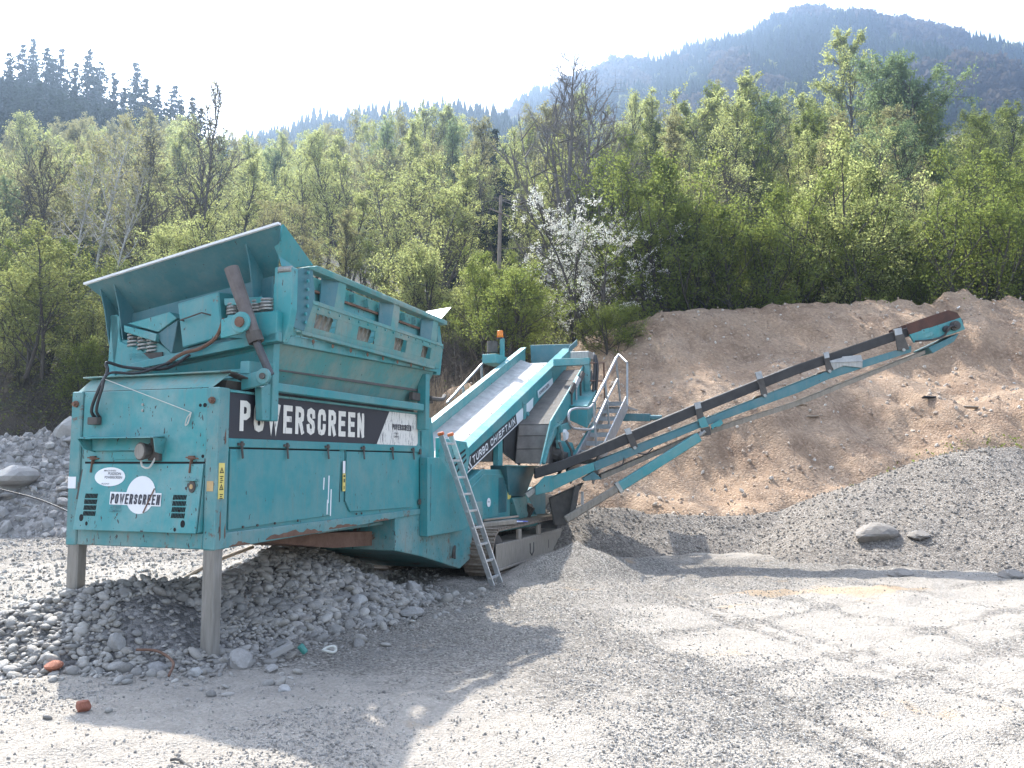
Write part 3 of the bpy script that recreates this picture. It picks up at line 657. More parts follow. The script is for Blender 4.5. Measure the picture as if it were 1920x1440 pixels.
ck = (6.260, 0.080, 1.110)
part('door_lock', M_DIRTY, edo, disc=(ck, NEAR, .03, .01, 12, .05))
cp = MB(); a = (8.010, 0.100, 1.460); c = (8.180, 0.090, 1.260); cp.box((a[0], .085, c[2]), (c[0], .099, a[2])); cpo = cp.build('control_strip', M_STEEL, MC)
for k in range(4):
    z = a[2] - .03 - k * (a[2] - c[2]) / 4.2; part('switch', M_BLK, cpo, disc=(((a[0] + c[0]) / 2, .085, z), NEAR, .022, .012, 8))
a = (8.010, 0.100, 1.230); c = (8.180, 0.090, 1.090)
part('warning_label', M_YEL, MC, box=((a[0], .094, c[2]), (c[0], .0992, a[2])))
# sub frame beam above the tracks
sb = MB(); sb.prism([(6.300, 0.060, 0.760), (9.650, 0.060, 0.720), (9.650, 0.060, 0.520), (6.580, 0.060, 0.580)], (0, 1.5, 0)); sb.build('track_beam', M_TEALD, MC, .008)
# tail hopper, guard, rear column
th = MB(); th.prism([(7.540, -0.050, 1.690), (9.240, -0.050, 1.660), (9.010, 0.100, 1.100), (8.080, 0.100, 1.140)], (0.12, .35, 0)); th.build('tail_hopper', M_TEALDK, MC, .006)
b = MB(); b.beam((7.460, -0.060, 1.690), (9.280, -0.060, 1.660), .05, .02); b.build('hopper_lip', M_MUDTEAL, MC)
b = MB(); b.prism([(8.110, 0.050, 1.110), (8.920, 0.050, 1.110), (9.210, 0.050, 0.720), (8.460, 0.050, 0.740), (8.280, 0.050, 0.950)], (0, .5, 0)); tg = b.build('pump_guard', M_TEALD, MC, .005)
b = MB(); b.tube([(9.0, .0, .95), (9.05, .1, .8), (9.0, .1, .7)], .06, 8); b.tube([(9.1, -.02, .9), (9.1, .1, .7)], .05, 8); b.build('pump', M_DIRTY, MC)
b = MB(); b.prism([(9.260, 0.150, 1.150), (10.480, 0.150, 1.220), (10.470, 0.150, 0.510), (9.970, 0.150, 0.540), (9.830, 0.150, 0.720)], (0.5, .5, 0)); b.build('rear_column', M_TEALDK, MC, .006)
b = MB(); b.prism([(10.640, 0.200, 1.100), (11.630, 0.200, 1.010), (11.790, 0.200, 0.480), (10.640, 0.200, 0.500)], (0.3, .5, 0)); b.build('rear_box', M_TFRAME, MC, .006)

# ---- main incline conveyor: slope .38, near plate at y=.15, far plate at y=1.35
SL = .38
def inc(x, y, d=0): return (x, y, 1.92 + (x - 6.19) * SL + d)
pl = MB(); pl.prism([inc(6.19, .15), inc(12.53, .15), (11.86, .15, 3.57), (6.08, .15, 1.53)], (0, .03, 0)); ip_ = pl.build('incline_side_plate', M_TEAL, MC, .006)
f2 = MB(); f2.prism([inc(6.17, .145, .002), inc(12.55, .145, .002), inc(12.35, .30, .055), inc(6.0, .30, .055)], (0, 0, .018)); f2.build('incline_top_flange', M_TEALD, ip_, .004)
f3 = MB(); f3.prism([inc(6.0, .30, .05), inc(12.3, .30, .05), inc(12.3, .36, -.16), inc(6.0, .36, -.16)], (0, .012, 0)); f3.build('skirt_plate', M_TEALD, ip_)
f4 = MB(); f4.prism([inc(5.6, .375, -.08), inc(9.6, .375, -.08), inc(9.6, .43, -.19), inc(5.6, .43, -.19)], (0, .008, 0)); f4.build('skirt_rubber', M_STRIPE, ip_)
for k in range(12):
    x = 6.2 + k * .52; part('bolt', M_DIRTY, ip_, disc=(inc(x, .31, .072), (0, 0, 1), .014, .012, 6, None, (1, 0, 0)))
p2 = MB(); p2.prism([inc(5.0, 1.36, .05), inc(12.75, 1.36, .05), inc(12.75, 1.36, -.32), inc(5.0, 1.36, -.34)], (0, -.03, 0))
p2.prism([inc(5.0, 1.40, .055), inc(12.6, 1.40, .055), inc(12.6, 1.26, .06), inc(5.0, 1.26, .06)], (0, 0, .018)); ifar = p2.build('incline_far_plate', M_TEALD, MC, .004)
for k in range(9): part('bolt', M_DIRTY, ifar, disc=(inc(6.6 + k * .7, 1.33, .075), (0, 0, 1), .015, .012, 6, None, (1, 0, 0)))
bt = MB()
for a, b2, za, zb in ((.34, .55, -.16, -.25), (.55, 1.1, -.25, -.25), (1.1, 1.33, -.25, -.16)):
    bt.prism([inc(4.7, a, za), inc(12.4, a, za), inc(12.4, b2, zb), inc(4.7, b2, zb)], (0, 0, -.02))
bt.build('incline_belt', M_BELT, MC)
b = MB(); b.tube([inc(12.42, .3, -.38), inc(12.42, 1.34, -.38)], .12, 14); b.build('head_drum', M_RUBDUST, MC, 0, True)
hb = MB(); hb.prism([(12.8, .25, 4.02), (12.8, 1.2, 4.02), (12.85, 1.24, 4.52), (12.85, .2, 4.5)], (.03, 0, 0)); hb.prism([(12.2, .12, 4.2), (13.0, .12, 4.48), (12.98, .12, 4.62), (12.3, .12, 4.36)], (0, .02, 0))
hb.build('head_hood', M_TEALDK, MC, .006)
# turbo chieftain banner along the lower edge of the plate
dl = Vector((5.78, 0, 2.04)).normalized(); up = Vector((-.353, 0, .936))
o = Vector((6.10, .147, 1.545)); 
def bp(a, h): return o + dl * a + up * h
b = MB(); b.prism([bp(.0, .0), bp(2.72, .0), bp(2.72, .19), bp(.0, .21)], (0, -.003, 0)); tb = b.build('name_banner', M_BLK, ip_)
b = MB(); b.prism([bp(-.03, -.02), bp(3.8, -.02), bp(3.8, .0), bp(-.03, .0)], (0, -.0035, 0)); b.build('banner_border', M_WHITEPL, tb)
b = MB(); b.prism([bp(2.725, .0), bp(3.75, .0), bp(3.85, .2), bp(2.725, .19)], (0, -.003, 0)); b.build('banner_end', M_STICK, tb)
block_text('name_lettering', 'TURBO', bp(.42, .038), dl, up, .72, .125, M_WHITEPL, tb, NEAR, .026, .3, .005)
block_text('name_lettering', 'CHIEFTAIN', bp(1.28, .038), dl, up, 1.34, .125, M_WHITEPL, tb, NEAR, .026, .3, .005)
for k in range(3):
    b = MB(); s = .06 + k * .1; b.prism([bp(s + .07, .015) , bp(s + .10, .015), bp(s + .04, .10), bp(s + .10, .19), bp(s + .07, .19), bp(s, .10)], (0, -.0045, 0)); b.build('chevron', M_WHITEPL, tb)
b = MB(); q0 = Vector((10.0, .147, 3.02)); b.prism([q0, q0 + dl * 1.1, q0 + dl * 1.12 + up * .15, q0 + up * .15], (0, -.003, 0)); nb = b.build('small_name_label', M_STICK, ip_)
text('small_name_lettering', 'POWERSCREEN', q0 + dl * .08 + up * .045, dl, up, .72, .07, M_PRINT, nb, NEAR, .02, 0, .006)
for x, dz in ((7.4, -.12), (9.0, -.1), (9.9, -.15), (11.0, -.1), (8.4, -.18), (11.6, -.3)):
    b = MB(); b.beam(inc(x, .146, dz), inc(x, .146, dz - .14), .02, .008, (0, 1, 0)); b.build('plate_rib', M_TEALDK, ip_)
b = MB(); b.box((9.02, .11, 2.5), (9.12, .149, 2.85)); b.tube([(9.2, .09, 2.66), (9.2, .15, 2.66)], .05, 8); b.build('pivot_bracket', M_TEALD, ip_)
# warning beacon behind the far plate
bk = MB(); bk.beam((11.6, 1.5, 3.9), (11.6, 1.5, 4.52), .09, .09); bk.box((11.0, 1.42, 3.9), (11.7, 1.75, 4.1)); bko = bk.build('beacon_post', M_TEAL, MC, .006)
b = MB(); b.tube([(11.6, 1.55, 4.54), (11.6, 1.55, 4.60), (11.6, 1.55, 4.68), (11.6, 1.55, 4.70)], .075, 14, .062); b.build('warning_beacon', M_AMBER, bko, .008, True)
part('beacon_base', M_BLK, bko, tube=([(11.6, 1.55, 4.51), (11.6, 1.55, 4.54)], .085, 14))
b = MB(); b.tube([(11.5, 1.7, 4.2), (11.5, 1.7, 4.45)], .12, 10); b.build('exhaust_stack', M_DIRTY, MC)
# handrail on the far side of the incline
fr = MB(); top = [(9.090, 1.750, 2.910), (9.910, 1.750, 3.330), (10.940, 1.750, 3.860), (11.260, 1.750, 3.980), (11.810, 1.750, 3.950)]
fr.tube(top, .024, 6); 
for i in (1, 2): fr.tube([top[i], (top[i][0] + .12, top[i][1], top[i][2] - .75)], .03, 6)
fr.build('far_handrail', M_GALV, MC)
# post and black curtains under the incline
b = MB(); b.prism([(7.75, .185, 1.55), (8.0, .185, 1.55), (7.98, .185, 2.40), (7.8, .185, 2.33)], (0, .1, 0)); b.build('support_post', M_TEAL, MC, .006)
b = MB(); b.prism([(8.100, 0.200, 1.920), (9.030, 0.200, 1.690), (9.090, 0.200, 2.520), (8.100, 0.200, 2.240)], (0, .04, 0)); b.build('rubber_curtain', M_RUB, MC)
b = MB(); b.prism([(6.650, 0.300, 1.780), (8.020, 0.300, 1.750), (8.010, 0.300, 2.190), (7.180, 0.300, 1.940)], (0, .8, 0)); b.build('engine_bay', M_DIRTY, MC)
b = MB(); b.tube([(7.9, .05, 1.66), (8.5, .0, 1.66)], .03, 6); b.build('exhaust_pipe', M_RUST, MC)
# discharge chute: dusty liner plates between the incline and the screen side plate
pth = [(8.6, 1.72), (8.65, 1.98), (8.72, 2.22), (8.8, 2.43), (9.4, 2.68), (10.0, 2.94), (10.6, 3.2), (11.2, 3.46), (11.8, 3.72)]
cb = MB(); cb.prism([(8.58, -.5, 1.72), (8.78, -.5, 2.45), (11.9, -.5, 3.78), (12.0, -.5, 3.5), (9.1, -.5, 2.2), (8.9, -.5, 1.72)], (0, .66, 0)); cbo = cb.build('discharge_chute', M_DIRTY, MC)
for i in range(len(pth) - 1):
    (xa, za), (xb, zb) = pth[i], pth[i + 1]; b = MB(); nx, nz = (za - zb), (xb - xa); ln = math.hypot(nx, nz); nx, nz = nx / ln * .022, nz / ln * .022
    b.prism([(xa + .004 + nx, -.49, za + .006 + nz), (xa + .004 + nx, .14, za + .006 + nz), (xb - .004 + nx, .14, zb - .006 + nz), (xb - .004 + nx, -.49, zb - .006 + nz)], (-nx * .8, 0, -nz * .8)); b.build('liner_plate', M_SLATE if i < 3 else M_RUBDUST, cbo, .003)
sp = MB(); sp.prism([(7.98, -.5, 1.70), (8.62, -.5, 2.5), (10.75, -.5, 3.62), (11.2, -.5, 3.85), (11.3, -.5, 3.3), (10.6, -.5, 3.05), (9.2, -.5, 2.42), (8.7, -.5, 2.1)], (0, -.03, 0)); spo = sp.build('screen_side_plate', M_TEAL, MC, .006)
b = MB(); b.beam((8.1, -.54, 1.72), (8.7, -.54, 2.36), .06, .04); b.beam((8.7, -.54, 2.36), (9.3, -.54, 2.52), .05, .04); b.build('plate_stiffener', M_TEALD, spo)
for k, x in enumerate((9.9, 10.25, 10.6)):
    b = MB(); z = 3.1 + (x - 9.9) * .42; b.beam((x, -.55, z), (x + .12, -.6, z + .2), .05, .1); b.tube([(x + .05, -.56, z), (x + .05, -.56, z - .35)], .02, 6); b.build('valve_bank', M_GALV if k % 2 else M_DIRTY, spo, .004)
hd = MB(); hd.box((11.0, -.66, 3.78), (11.14, .13, 3.93)); hd.beam((11.07, -.60, 3.1), (11.07, -.60, 3.78), .12, .1); hd.build('end_frame', M_TEALD, MC, .006)
b = MB(); b.box((11.2, -.6, 3.95), (11.9, -.2, 4.1)); b.build('screen_motor_cover', M_STEEL, MC, .01)
b = MB(); b.tube(curve_pts([(11.2, -.7, 4.05), (11.1, -.75, 3.9), (11.05, -.74, 3.4), (10.9, -.72, 2.9), (10.8, -.7, 2.9)], 6), .03, 7); b.tube(curve_pts([(11.3, -.72, 4.0), (11.2, -.78, 3.7), (11.1, -.76, 3.1)], 6), .035, 6); b.build('hydraulic_hose', M_HOSE, MC)
# hydraulic tank on the right
tk = MB(); tk.prism([(9.9, -.88, 2.40), (9.9, -.40, 2.62), (9.9, -.40, 2.84), (9.9, -.88, 2.82)], (1.25, .12, .42)); tko = tk.build('hydraulic_tank', M_TEAL, MC, .008)
tl = MB(); tl.prism([(9.88, -.89, 2.825), (9.88, -.39, 2.845), (11.15, -.26, 3.27), (11.15, -.78, 3.25)], (0, 0, .014)); tl.build('tank_lid', M_TEALD, tko, .003)
text('tank_lettering', '883', (10.2, -.885, 2.62), (1, .1, .15), (0, 0, 1), .16, .08, M_BLK, tko, NEAR, .02, 0, .012)
tb2 = MB(); tb2.beam((9.0, -.58, 2.36), (9.9, -.52, 2.46), .07, .14); tb2.prism([(9.0, -.56, 1.7), (9.2, -.56, 1.7), (9.14, -.56, 2.5), (9.02, -.56, 2.5)], (0, .06, 0)); tb2.build('tank_bracket', M_TEAL, MC, .006)
md = MB(); md.tube([(8.9, -.62, 1.85), (8.9, -.35, 1.95)], .14, 12); md.tube([(8.9, -.74, 1.83), (8.9, -.6, 1.86)], .1, 10); md.box((8.7, -.5, 2.05), (9.2, -.3, 2.2)); md.tube(curve_pts([(8.7, -.66, 2.1), (8.62, -.74, 1.9), (8.7, -.7, 1.66), (8.8, -.6, 1.5)], 6), .03, 6)
md.tube(curve_pts([(9.0, -.7, 2.15), (9.05, -.8, 1.9), (8.95, -.75, 1.6)], 6), .025, 6); md.build('drive_motor', M_DIRTY, MC, .004)
b = MB(); b.prism([(9.1, -.66, 2.3), (9.15, -.66, 2.36), (9.35, -.66, 2.3), (9.32, -.66, 2.2), (9.15, -.66, 2.14)], (0, .05, 0)); b.build('torn_guard', M_WHITEPL, MC)
b = MB(); b.prism([(8.75, -.62, 2.15), (9.6, -.66, 2.12), (9.7, -.7, 1.95), (9.3, -.66, 1.6), (9.1, -.64, 1.95), (8.8, -.62, 2.0)], (0, .05, 0)); b.beam((9.1, -.7, 1.6), (10.6, -.86, 2.5), .08, .14); b.build('motor_bracket', M_TEALD, MC, .005)

# ---- access stairs with hand rails on the right
STR = empty('access_stairs', (0, 0, 0)); STR.parent = MC
def stz(x): return 1.55 + (x - 8.6) * .49
for y in (-.84, -1.26):
    b = MB(); b.prism([(8.6, y, stz(8.6) + .06), (11.75, y, stz(11.75) + .06), (11.95, y, stz(11.75) - .02), (11.95, y, stz(11.75) - .2), (8.75, y, stz(8.6) - .2)], (0, -.025, 0)); b.build('stringer', M_GALV, STR, .004)
for k in range(9):
    x = 8.75 + k * .36; z = stz(x) - .03; b = MB()
    for j in range(5): b.box((x + j * .052, -1.258, z), (x + j * .052 + .03, -.867, z + .03))
    b.box((x, -1.0, z + .002), (x + .24, -.985, z + .028)); b.box((x, -1.14, z + .002), (x + .24, -1.125, z + .028))
    b.box((x, -1.258, z - .06), (x + .012, -.867, z - .002)); b.build('tread', M_GALV, STR)
hr = MB(); A = [(9.55, -1.28, stz(9.5) + .05), (9.55, -1.28, stz(9.55) + .62)]
P = [(8.930, -1.250, 2.830), (9.900, -1.250, 3.330), (10.900, -1.250, 3.880), (11.170, -1.250, 3.990)]
hr.tube(P, .024, 8); hr.tube([P[3], (10.820, -1.500, 3.770)], .024, 8); hr.tube([(10.820, -1.500, 3.770), (10.760, -1.500, 2.890)], .022, 8)
for a, c in ((P[0], (9.140, -1.250, 1.860)), (P[1], (10.190, -1.250, 2.490)), (P[2], (11.270, -1.250, 3.020))): hr.tube([a, c], .022, 8)
hr.tube([(9.080, -1.250, 2.450), (9.980, -1.250, 2.950), (11.030, -1.250, 3.460)], .02, 8)
hr.build('near_handrail', M_GALV, STR)
h2 = MB(); lp = [(8.930, -1.250, 2.810), (8.720, -1.200, 2.720), (8.240, -1.100, 2.690), (7.990, -1.050, 2.620), (7.950, -1.050, 2.450), (8.160, -1.050, 2.350), (8.410, -1.100, 2.330), (8.910, -1.200, 2.340), (9.040, -1.250, 2.410)]
h2.tube(curve_pts(lp, 5), .022, 8); h2.build('safety_loop', M_GALV, STR)
h3 = MB(); h3.tube([(10.770, -0.750, 3.790), (11.940, -0.750, 3.920), (12.010, -0.750, 3.080)], .02, 6); h3.tube([(10.760, -0.750, 3.420), (11.980, -0.750, 3.520)], .018, 6); h3.build('back_handrail', M_RUST, STR)
b = MB(); b.box((11.9, -1.3, 2.9), (12.9, -.6, 2.94)); b.build('walkway', M_GALV, STR)
b = MB(); b.beam((12.0, -1.0, 2.72), (12.0, -1.75, 2.70), .12, .16); b.tube([(12, -1.7, 2.70), (12, -2.0, 2.69)], .06, 8); b.build('walkway_bracket', M_TEALDK, STR, .005)

# ---- crawler tracks
def stadium(L, r, n):
    """points and angles round a track loop of straight length L and radius r, n of them"""
    per = 2 * L + 2 * math.pi * r; out = []
    for i in range(n):
        s = per * i / n
        if s < L: out.append((s, 0.0, 0.0))
        elif s < L + math.pi * r: a = (s - L) / r; out.append((L + r * math.sin(a), r - r * math.cos(a), a))
        elif s < 2 * L + math.pi * r: out.append((L - (s - L - math.pi * r), 2 * r, math.pi))
        else: a = (s - 2 * L - math.pi * r) / r; out.append((-r * math.sin(a), r + r * math.cos(a), math.pi + a))
    return out
shoe = MB(); shoe.box((-.075, -.26, 0), (.075, .26, .022)); shoe.prism([(-.07, -.258, -.03), (-.045, -.258, -.03), (-.04, -.258, 0), (-.073, -.258, 0)], (0, .516, 0)); shoe.prism([(.0, -.258, -.024), (.02, -.258, -.024), (.026, -.258, 0), (-.006, -.258, 0)], (0, .516, 0))
shoe_me = shoe.mesh('track_shoe'); shoe_me.materials.append(M_TRACK)
for yc, nr in ((-.09, 1), (1.75, 0)):
    X0, LL, rr, z0 = 6.42, 3.6, .345, .0
    fm = MB(); f0 = yc - .262 * (1 if nr else -1)
    fm.prism([(X0 + .05, yc - .25, .10), (X0 + LL - .05, yc - .25, .10), (X0 + LL - .05, yc - .25, .46), (X0 + .05, yc - .25, .46)], (0, .5, 0))
    fm.prism([(X0 - .22, yc - .27, .07), (X0 + LL - .2, yc - .27, .09), (X0 + LL - .2, yc - .27, .43), (X0 - .22, yc - .27, .48)], (0, .02, 0))
    fm.box((X0 - .22, yc - .30, .06), (X0 + LL - .2, yc - .27, .10))
    tr = fm.build('crawler_track', M_TFRAME, MC, .01)
    b = MB()
    for s in (X0, X0 + LL): b.tube([(s, yc - .2, rr), (s, yc + .2, rr)], .26, 18)
    b.build('track_wheel', M_DIRTY, tr)
    for k in range(6): part('track_roller', M_DIRTY, tr, tube=([(X0 + .45 + k * .5, yc - .2, .1), (X0 + .45 + k * .5, yc + .2, .1)], .075, 10))
    for k in range(2): part('carrier_roller', M_TFRAME, tr, .006, box=((X0 + .9 + k * 1.1, yc - .255, .461), (X0 + 1.05 + k * 1.1, yc - .2, .63)))
    if nr:
        b = MB(); q = [(X0 + 1.45, .35), (X0 + 1.45, .2), (X0 + 1.55, .14), (X0 + 1.65, .2), (X0 + 1.65, .35)]
        b.tube([(x, yc - .273, z) for x, z in q], .012, 5); b.box((X0 + 2.55, yc - .274, .17), (X0 + 2.57, yc - .271, .32)); b.build('frame_mark', M_DIRTY, tr)
    for (s, z, a) in stadium(LL, rr, 60):
        o = bpy.data.objects.new('track_shoe', shoe_me); COL.objects.link(o); o.parent = tr
        o.location = (X0 + s, yc, z); o.rotation_euler = (0, -a, 0)

# ---- tipping reject grid over the hopper, lifted on its near side
TG = MB()
def gv(y, z0=2.62, k=.125): return z0 + (1.8 - y) * k          # underside height across the tilt
TG.prism([(.62, 1.9, 2.62), (.62, 1.8, 2.62), (.62, 1.75, 3.26), (.62, 1.88, 3.28)], (3.9, 0, 0))
TG.prism([(.64, 1.80, 2.62), (.64, -.12, 2.86), (.64, -.12, 3.05), (.64, .35, 3.06), (.64, .55, 2.90), (.64, 1.05, 2.83), (.64, 1.30, 2.98), (.64, 1.80, 3.02)], (.05, 0, 0))
TGo = TG.build('tipping_grid', M_TEAL, MC, .008)
pf = MB(); pf.prism([(0.600, -0.330, 3.620), (0.600, -0.130, 3.630), (0.600, -0.120, 3.240), (0.600, -0.140, 2.980), (0.600, -0.240, 2.890), (0.600, -0.300, 3.050), (0.600, -0.330, 3.210)], (.10, 0, 0)); pf.build('grid_post', M_TEALD, TGo, .008)
lp2 = MB(); lp2.prism([(0.620, 1.890, 3.270), (0.620, 1.800, 3.280), (0.620, 1.740, 2.990), (0.620, 1.480, 2.900), (0.620, 1.220, 2.700), (0.620, 1.810, 2.660)], (.08, 0, 0)); lp2.build('grid_post', M_TEAL, TGo, .006)
# big flared wing plate, top edge whitened for bare paint and painted-in sun glare, gussets
wg = MB(); A_, B_, C_, D_ = (.42, 2.02, 3.565), (.42, -.30, 3.985), (.80, -.02, 3.60), (.80, 1.86, 3.29)
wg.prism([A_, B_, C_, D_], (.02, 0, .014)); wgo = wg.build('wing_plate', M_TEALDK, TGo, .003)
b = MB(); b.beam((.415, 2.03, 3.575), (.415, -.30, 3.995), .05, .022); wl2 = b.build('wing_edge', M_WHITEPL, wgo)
for k in range(6):
    f = .1 + k * .165; part('edge_bolt', M_DIRTY, wgo, disc=((.40, 2.02 - 2.32 * f, 3.587 + .42 * f), (-.3, 0, 1), .012, .012, 6, None, (0, 1, 0)))
def gus(y):
    b = MB(); z = 3.565 + (2.02 - y) * .18
    b.prism([(.47, y, z - .01), (.66, y, z - .16), (.78, y, z - .27), (.74, y, z - .5), (.64, y, z - .62), (.60, y, z - .45), (.56, y, z - .27)], (0, .014, 0)); b.build('wing_gusset', M_TEALDK, TGo, .002)
for y in (1.90, 1.72, .12): gus(y)
cw = MB(); cw.prism([(0.550, -0.090, 3.950), (0.510, -0.280, 4.020), (1.170, -0.200, 3.770), (0.870, -0.180, 3.680), (0.600, -0.210, 3.630), (0.580, -0.180, 3.740)], (.015, .012, 0)); cw.build('corner_wing', M_TEAL, TGo, .003)
pn = (0.610, -0.300, 3.600)
part('hinge_pin', M_STEEL, TGo, tube=([(pn[0], pn[1] + .12, pn[2]), (pn[0], pn[1] - .02, pn[2])], .032, 10))
# spring boxes, springs and the drive cover
def spring(c, r, h, turns):
    return [(c[0] + r * math.cos(t * 2 * math.pi * turns / 60), c[1] + r * math.sin(t * 2 * math.pi * turns / 60), c[2] + h * t / 60) for t in range(61)]
sb1 = MB(); sb1.prism([(0.580, 1.630, 3.170), (0.580, 1.230, 3.060), (0.580, 1.000, 3.190), (0.580, 1.090, 3.260), (0.580, 1.540, 3.180)], (.25, 0, 0)); sb1.prism([(0.560, 1.650, 3.150), (0.560, 1.220, 3.040), (0.560, 1.240, 2.960), (0.560, 1.640, 3.080)], (.28, 0, 0)); sb1o = sb1.build('spring_seat', M_TEALD, TGo, .006)
b = MB(); b.prism([(0.600, 1.260, 3.040), (0.600, 1.000, 3.180), (0.600, 1.060, 2.840), (0.600, 1.190, 2.940)], (.2, 0, 0)); b.build('spring_bracket', M_TEALDK, TGo, .005)
for k in range(3):
    c = [(0.660, 1.600, 2.990), (0.660, 1.470, 2.950), (0.660, 1.350, 2.920)][k]
    part('coil_spring', M_STEEL, TGo, tube=(spring((c[0], c[1], c[2] - .06), .055, .15, 4), .014, 6))
b = MB(); b.box((.62, 1.2, 2.80), (.9, 1.62, 2.86)); b.build('spring_base', M_DIRTY, TGo)
sb2 = MB(); sb2.prism([(0.520, 0.390, 3.340), (0.520, -0.040, 3.330), (0.520, -0.050, 3.270), (0.520, 0.380, 3.270)], (.3, 0, .0)); sb2.build('spring_seat', M_TEALD, TGo, .005)
sb3 = MB(); sb3.prism([(0.500, 0.330, 3.170), (0.500, -0.240, 3.180), (0.500, -0.230, 2.890), (0.500, 0.330, 2.950)], (.1, 0, 0)); sb3.build('spring_base_plate', M_TEAL, TGo, .006)
for k in range(3):
    c = [(0.580, 0.320, 3.200), (0.580, 0.040, 3.210), (0.580, -0.060, 3.220)][k]
    part('coil_spring', M_STEEL, TGo, tube=(spring((c[0], c[1], c[2] - .02), .055, .12, 4), .014, 6))
cvb = MB(); cvb.prism([(0.500, 0.930, 3.320), (0.500, 0.440, 3.410), (0.500, 0.380, 2.960), (0.500, 0.850, 2.870)], (.35, 0, .03)); cvbo = cvb.build('drive_cover', M_TEAL, TGo, .012)
hA, hB, hC = (0.500, 0.840, 3.140), (0.500, 0.590, 3.200), (0.500, 0.520, 3.180)
part('cover_handle', M_DIRTY, cvbo, tube=([hA, (hA[0] - .05, hA[1], hA[2]), (hB[0] - .05, hB[1], hB[2]), hC], .008, 6))
b = MB(); b.prism([(0.550, 0.870, 2.860), (0.550, -0.210, 3.100), (0.550, -0.220, 2.890), (0.550, 0.960, 2.780)], (.1, 0, 0)); b.prism([(.75, 1.75, 2.9), (.75, .0, 3.2), (.75, .0, 3.58), (.75, 1.75, 3.3)], (.03, 0, 0)); b.build('grid_end_wall', M_TEALDK, TGo)
part('grid_cross_beam', M_TEAL, TGo, .006, prism=([(0.500, 1.480, 2.740), (0.500, 0.360, 2.910), (0.500, -0.250, 2.980), (0.500, -0.250, 2.890), (0.500, 0.350, 2.820), (0.500, 1.540, 2.660)], (.08, 0, 0)))
# hydraulic lifting cylinder on the near corner
cyA, cyB, cyC = (-0.030, -0.120, 3.480), (0.360, -0.120, 2.870), (0.600, -0.120, 2.560)
cyA = (0.350, 0.180, 3.590); cyB = (0.400, -0.090, 2.870); cyC = (0.450, -0.220, 2.560)
cy = MB(); cy.tube([cyA, cyB], .07, 12, .062); cyo = cy.build('lift_cylinder', M_CYL, MC, 0, False)
part('cylinder_rod', M_ROD, cyo, tube=([cyB, cyC], .038, 10))
part('cylinder_gland', M_DIRTY, cyo, tube=([Vector(cyB) + (Vector(cyA) - Vector(cyB)).normalized() * .1, cyB], .075, 12))
k = (0.360, 0.010, 3.050)
b = MB(); b.disc((k[0] - .05, k[1], k[2]), END, .10, .03, 16); b.prism([(k[0] - .05, k[1], k[2] + .1), (k[0] - .05, k[1] + .24, k[2] + .04), (k[0] - .05, k[1] + .24, k[2] - .14), (k[0] - .05, k[1], k[2] - .1)], (.03, 0, 0)); b.build('trunnion', M_TEALD, cyo, .005)
part('trunnion_pin', M_RUST, cyo, disc=((k[0] - .08, k[1], k[2]), END, .05, .02, 12))
kf = (0.420, -0.220, 2.540)
b = MB(); b.disc((kf[0] - .06, kf[1], kf[2]), END, .075, .03, 14); b.prism([(kf[0] - .06, kf[1], kf[2] + .07), (kf[0] - .06, kf[1] + .26, kf[2] + .02), (kf[0] - .06, kf[1] + .26, kf[2] - .12), (kf[0] - .06, kf[1], kf[2] - .075)], (.06, 0, 0)); b.build('cylinder_foot', M_TEAL, cyo, .005)
part('foot_pin', M_DIRTY, cyo, disc=((kf[0] - .09, kf[1], kf[2]), END, .03, .02, 10))

# near side of the grid: ladder frame with windows over a sloping chute plate
YN = -.15
sf = MB(); sf.prism([(.72, YN, 2.90), (4.40, YN, 2.985), (4.40, YN, 3.06), (.90, YN, 3.0)], (0, .08, 0)); sf.prism([(.72, YN, 2.98), (.92, YN, 3.0), (1.02, YN, 3.02), (.86, YN, 3.15), (.72, YN, 3.2)], (0, .05, 0)); sfo = sf.build('grid_side_beam', M_TEALD, TGo, .006)
eb = MB(); eb.prism([(.84, YN - .02, 3.66), (1.08, YN - .10, 3.72), (1.14, YN - .10, 3.40), (.98, YN - .08, 3.05), (.86, YN - .02, 3.08), (.90, YN - .02, 3.35)], (0, .016, 0)); ebo = eb.build('grid_end_plate', M_TEALDK, TGo, .004)
for k in range(7): part('bolt', M_TEAL, ebo, disc=((1.0 - (.03 if k in (0, 1) else 0), YN - .092, 3.14 + k * .085), NEAR, .018, .016, 8))
tr_ = MB(); tr_.prism([(.98, YN - .10, 3.70), (1.15, YN - .12, 3.755), (4.46, YN - .12, 3.70), (4.46, YN - .12, 3.64), (1.15, YN - .12, 3.685)], (0, .12, 0)); tr_.build('grid_top_rail', M_MUDTEAL, TGo, .006)
mr = MB(); mr.prism([(1.10, YN - .10, 3.345), (4.38, YN - .10, 3.325), (4.38, YN - .10, 3.365), (1.10, YN - .10, 3.39)], (0, .10, 0)); mr.build('grid_middle_rail', M_MUDTEAL, TGo, .004)
bw_ = MB(); bw_.prism([(1.15, YN + .06, 3.35), (4.4, YN + .06, 3.34), (4.4, YN + .06, 3.66), (1.15, YN + .06, 3.69)], (0, .012, 0)); bw_.build('grid_back_wall', M_TEALD, TGo)
ip2 = MB(); ip2.prism([(1.15, YN + .02, 3.52), (4.4, YN + .02, 3.50), (4.4, YN + .02, 3.525), (1.15, YN + .02, 3.545)], (0, .035, 0)); ip2.build('grid_inner_pipe', M_RUST, TGo)
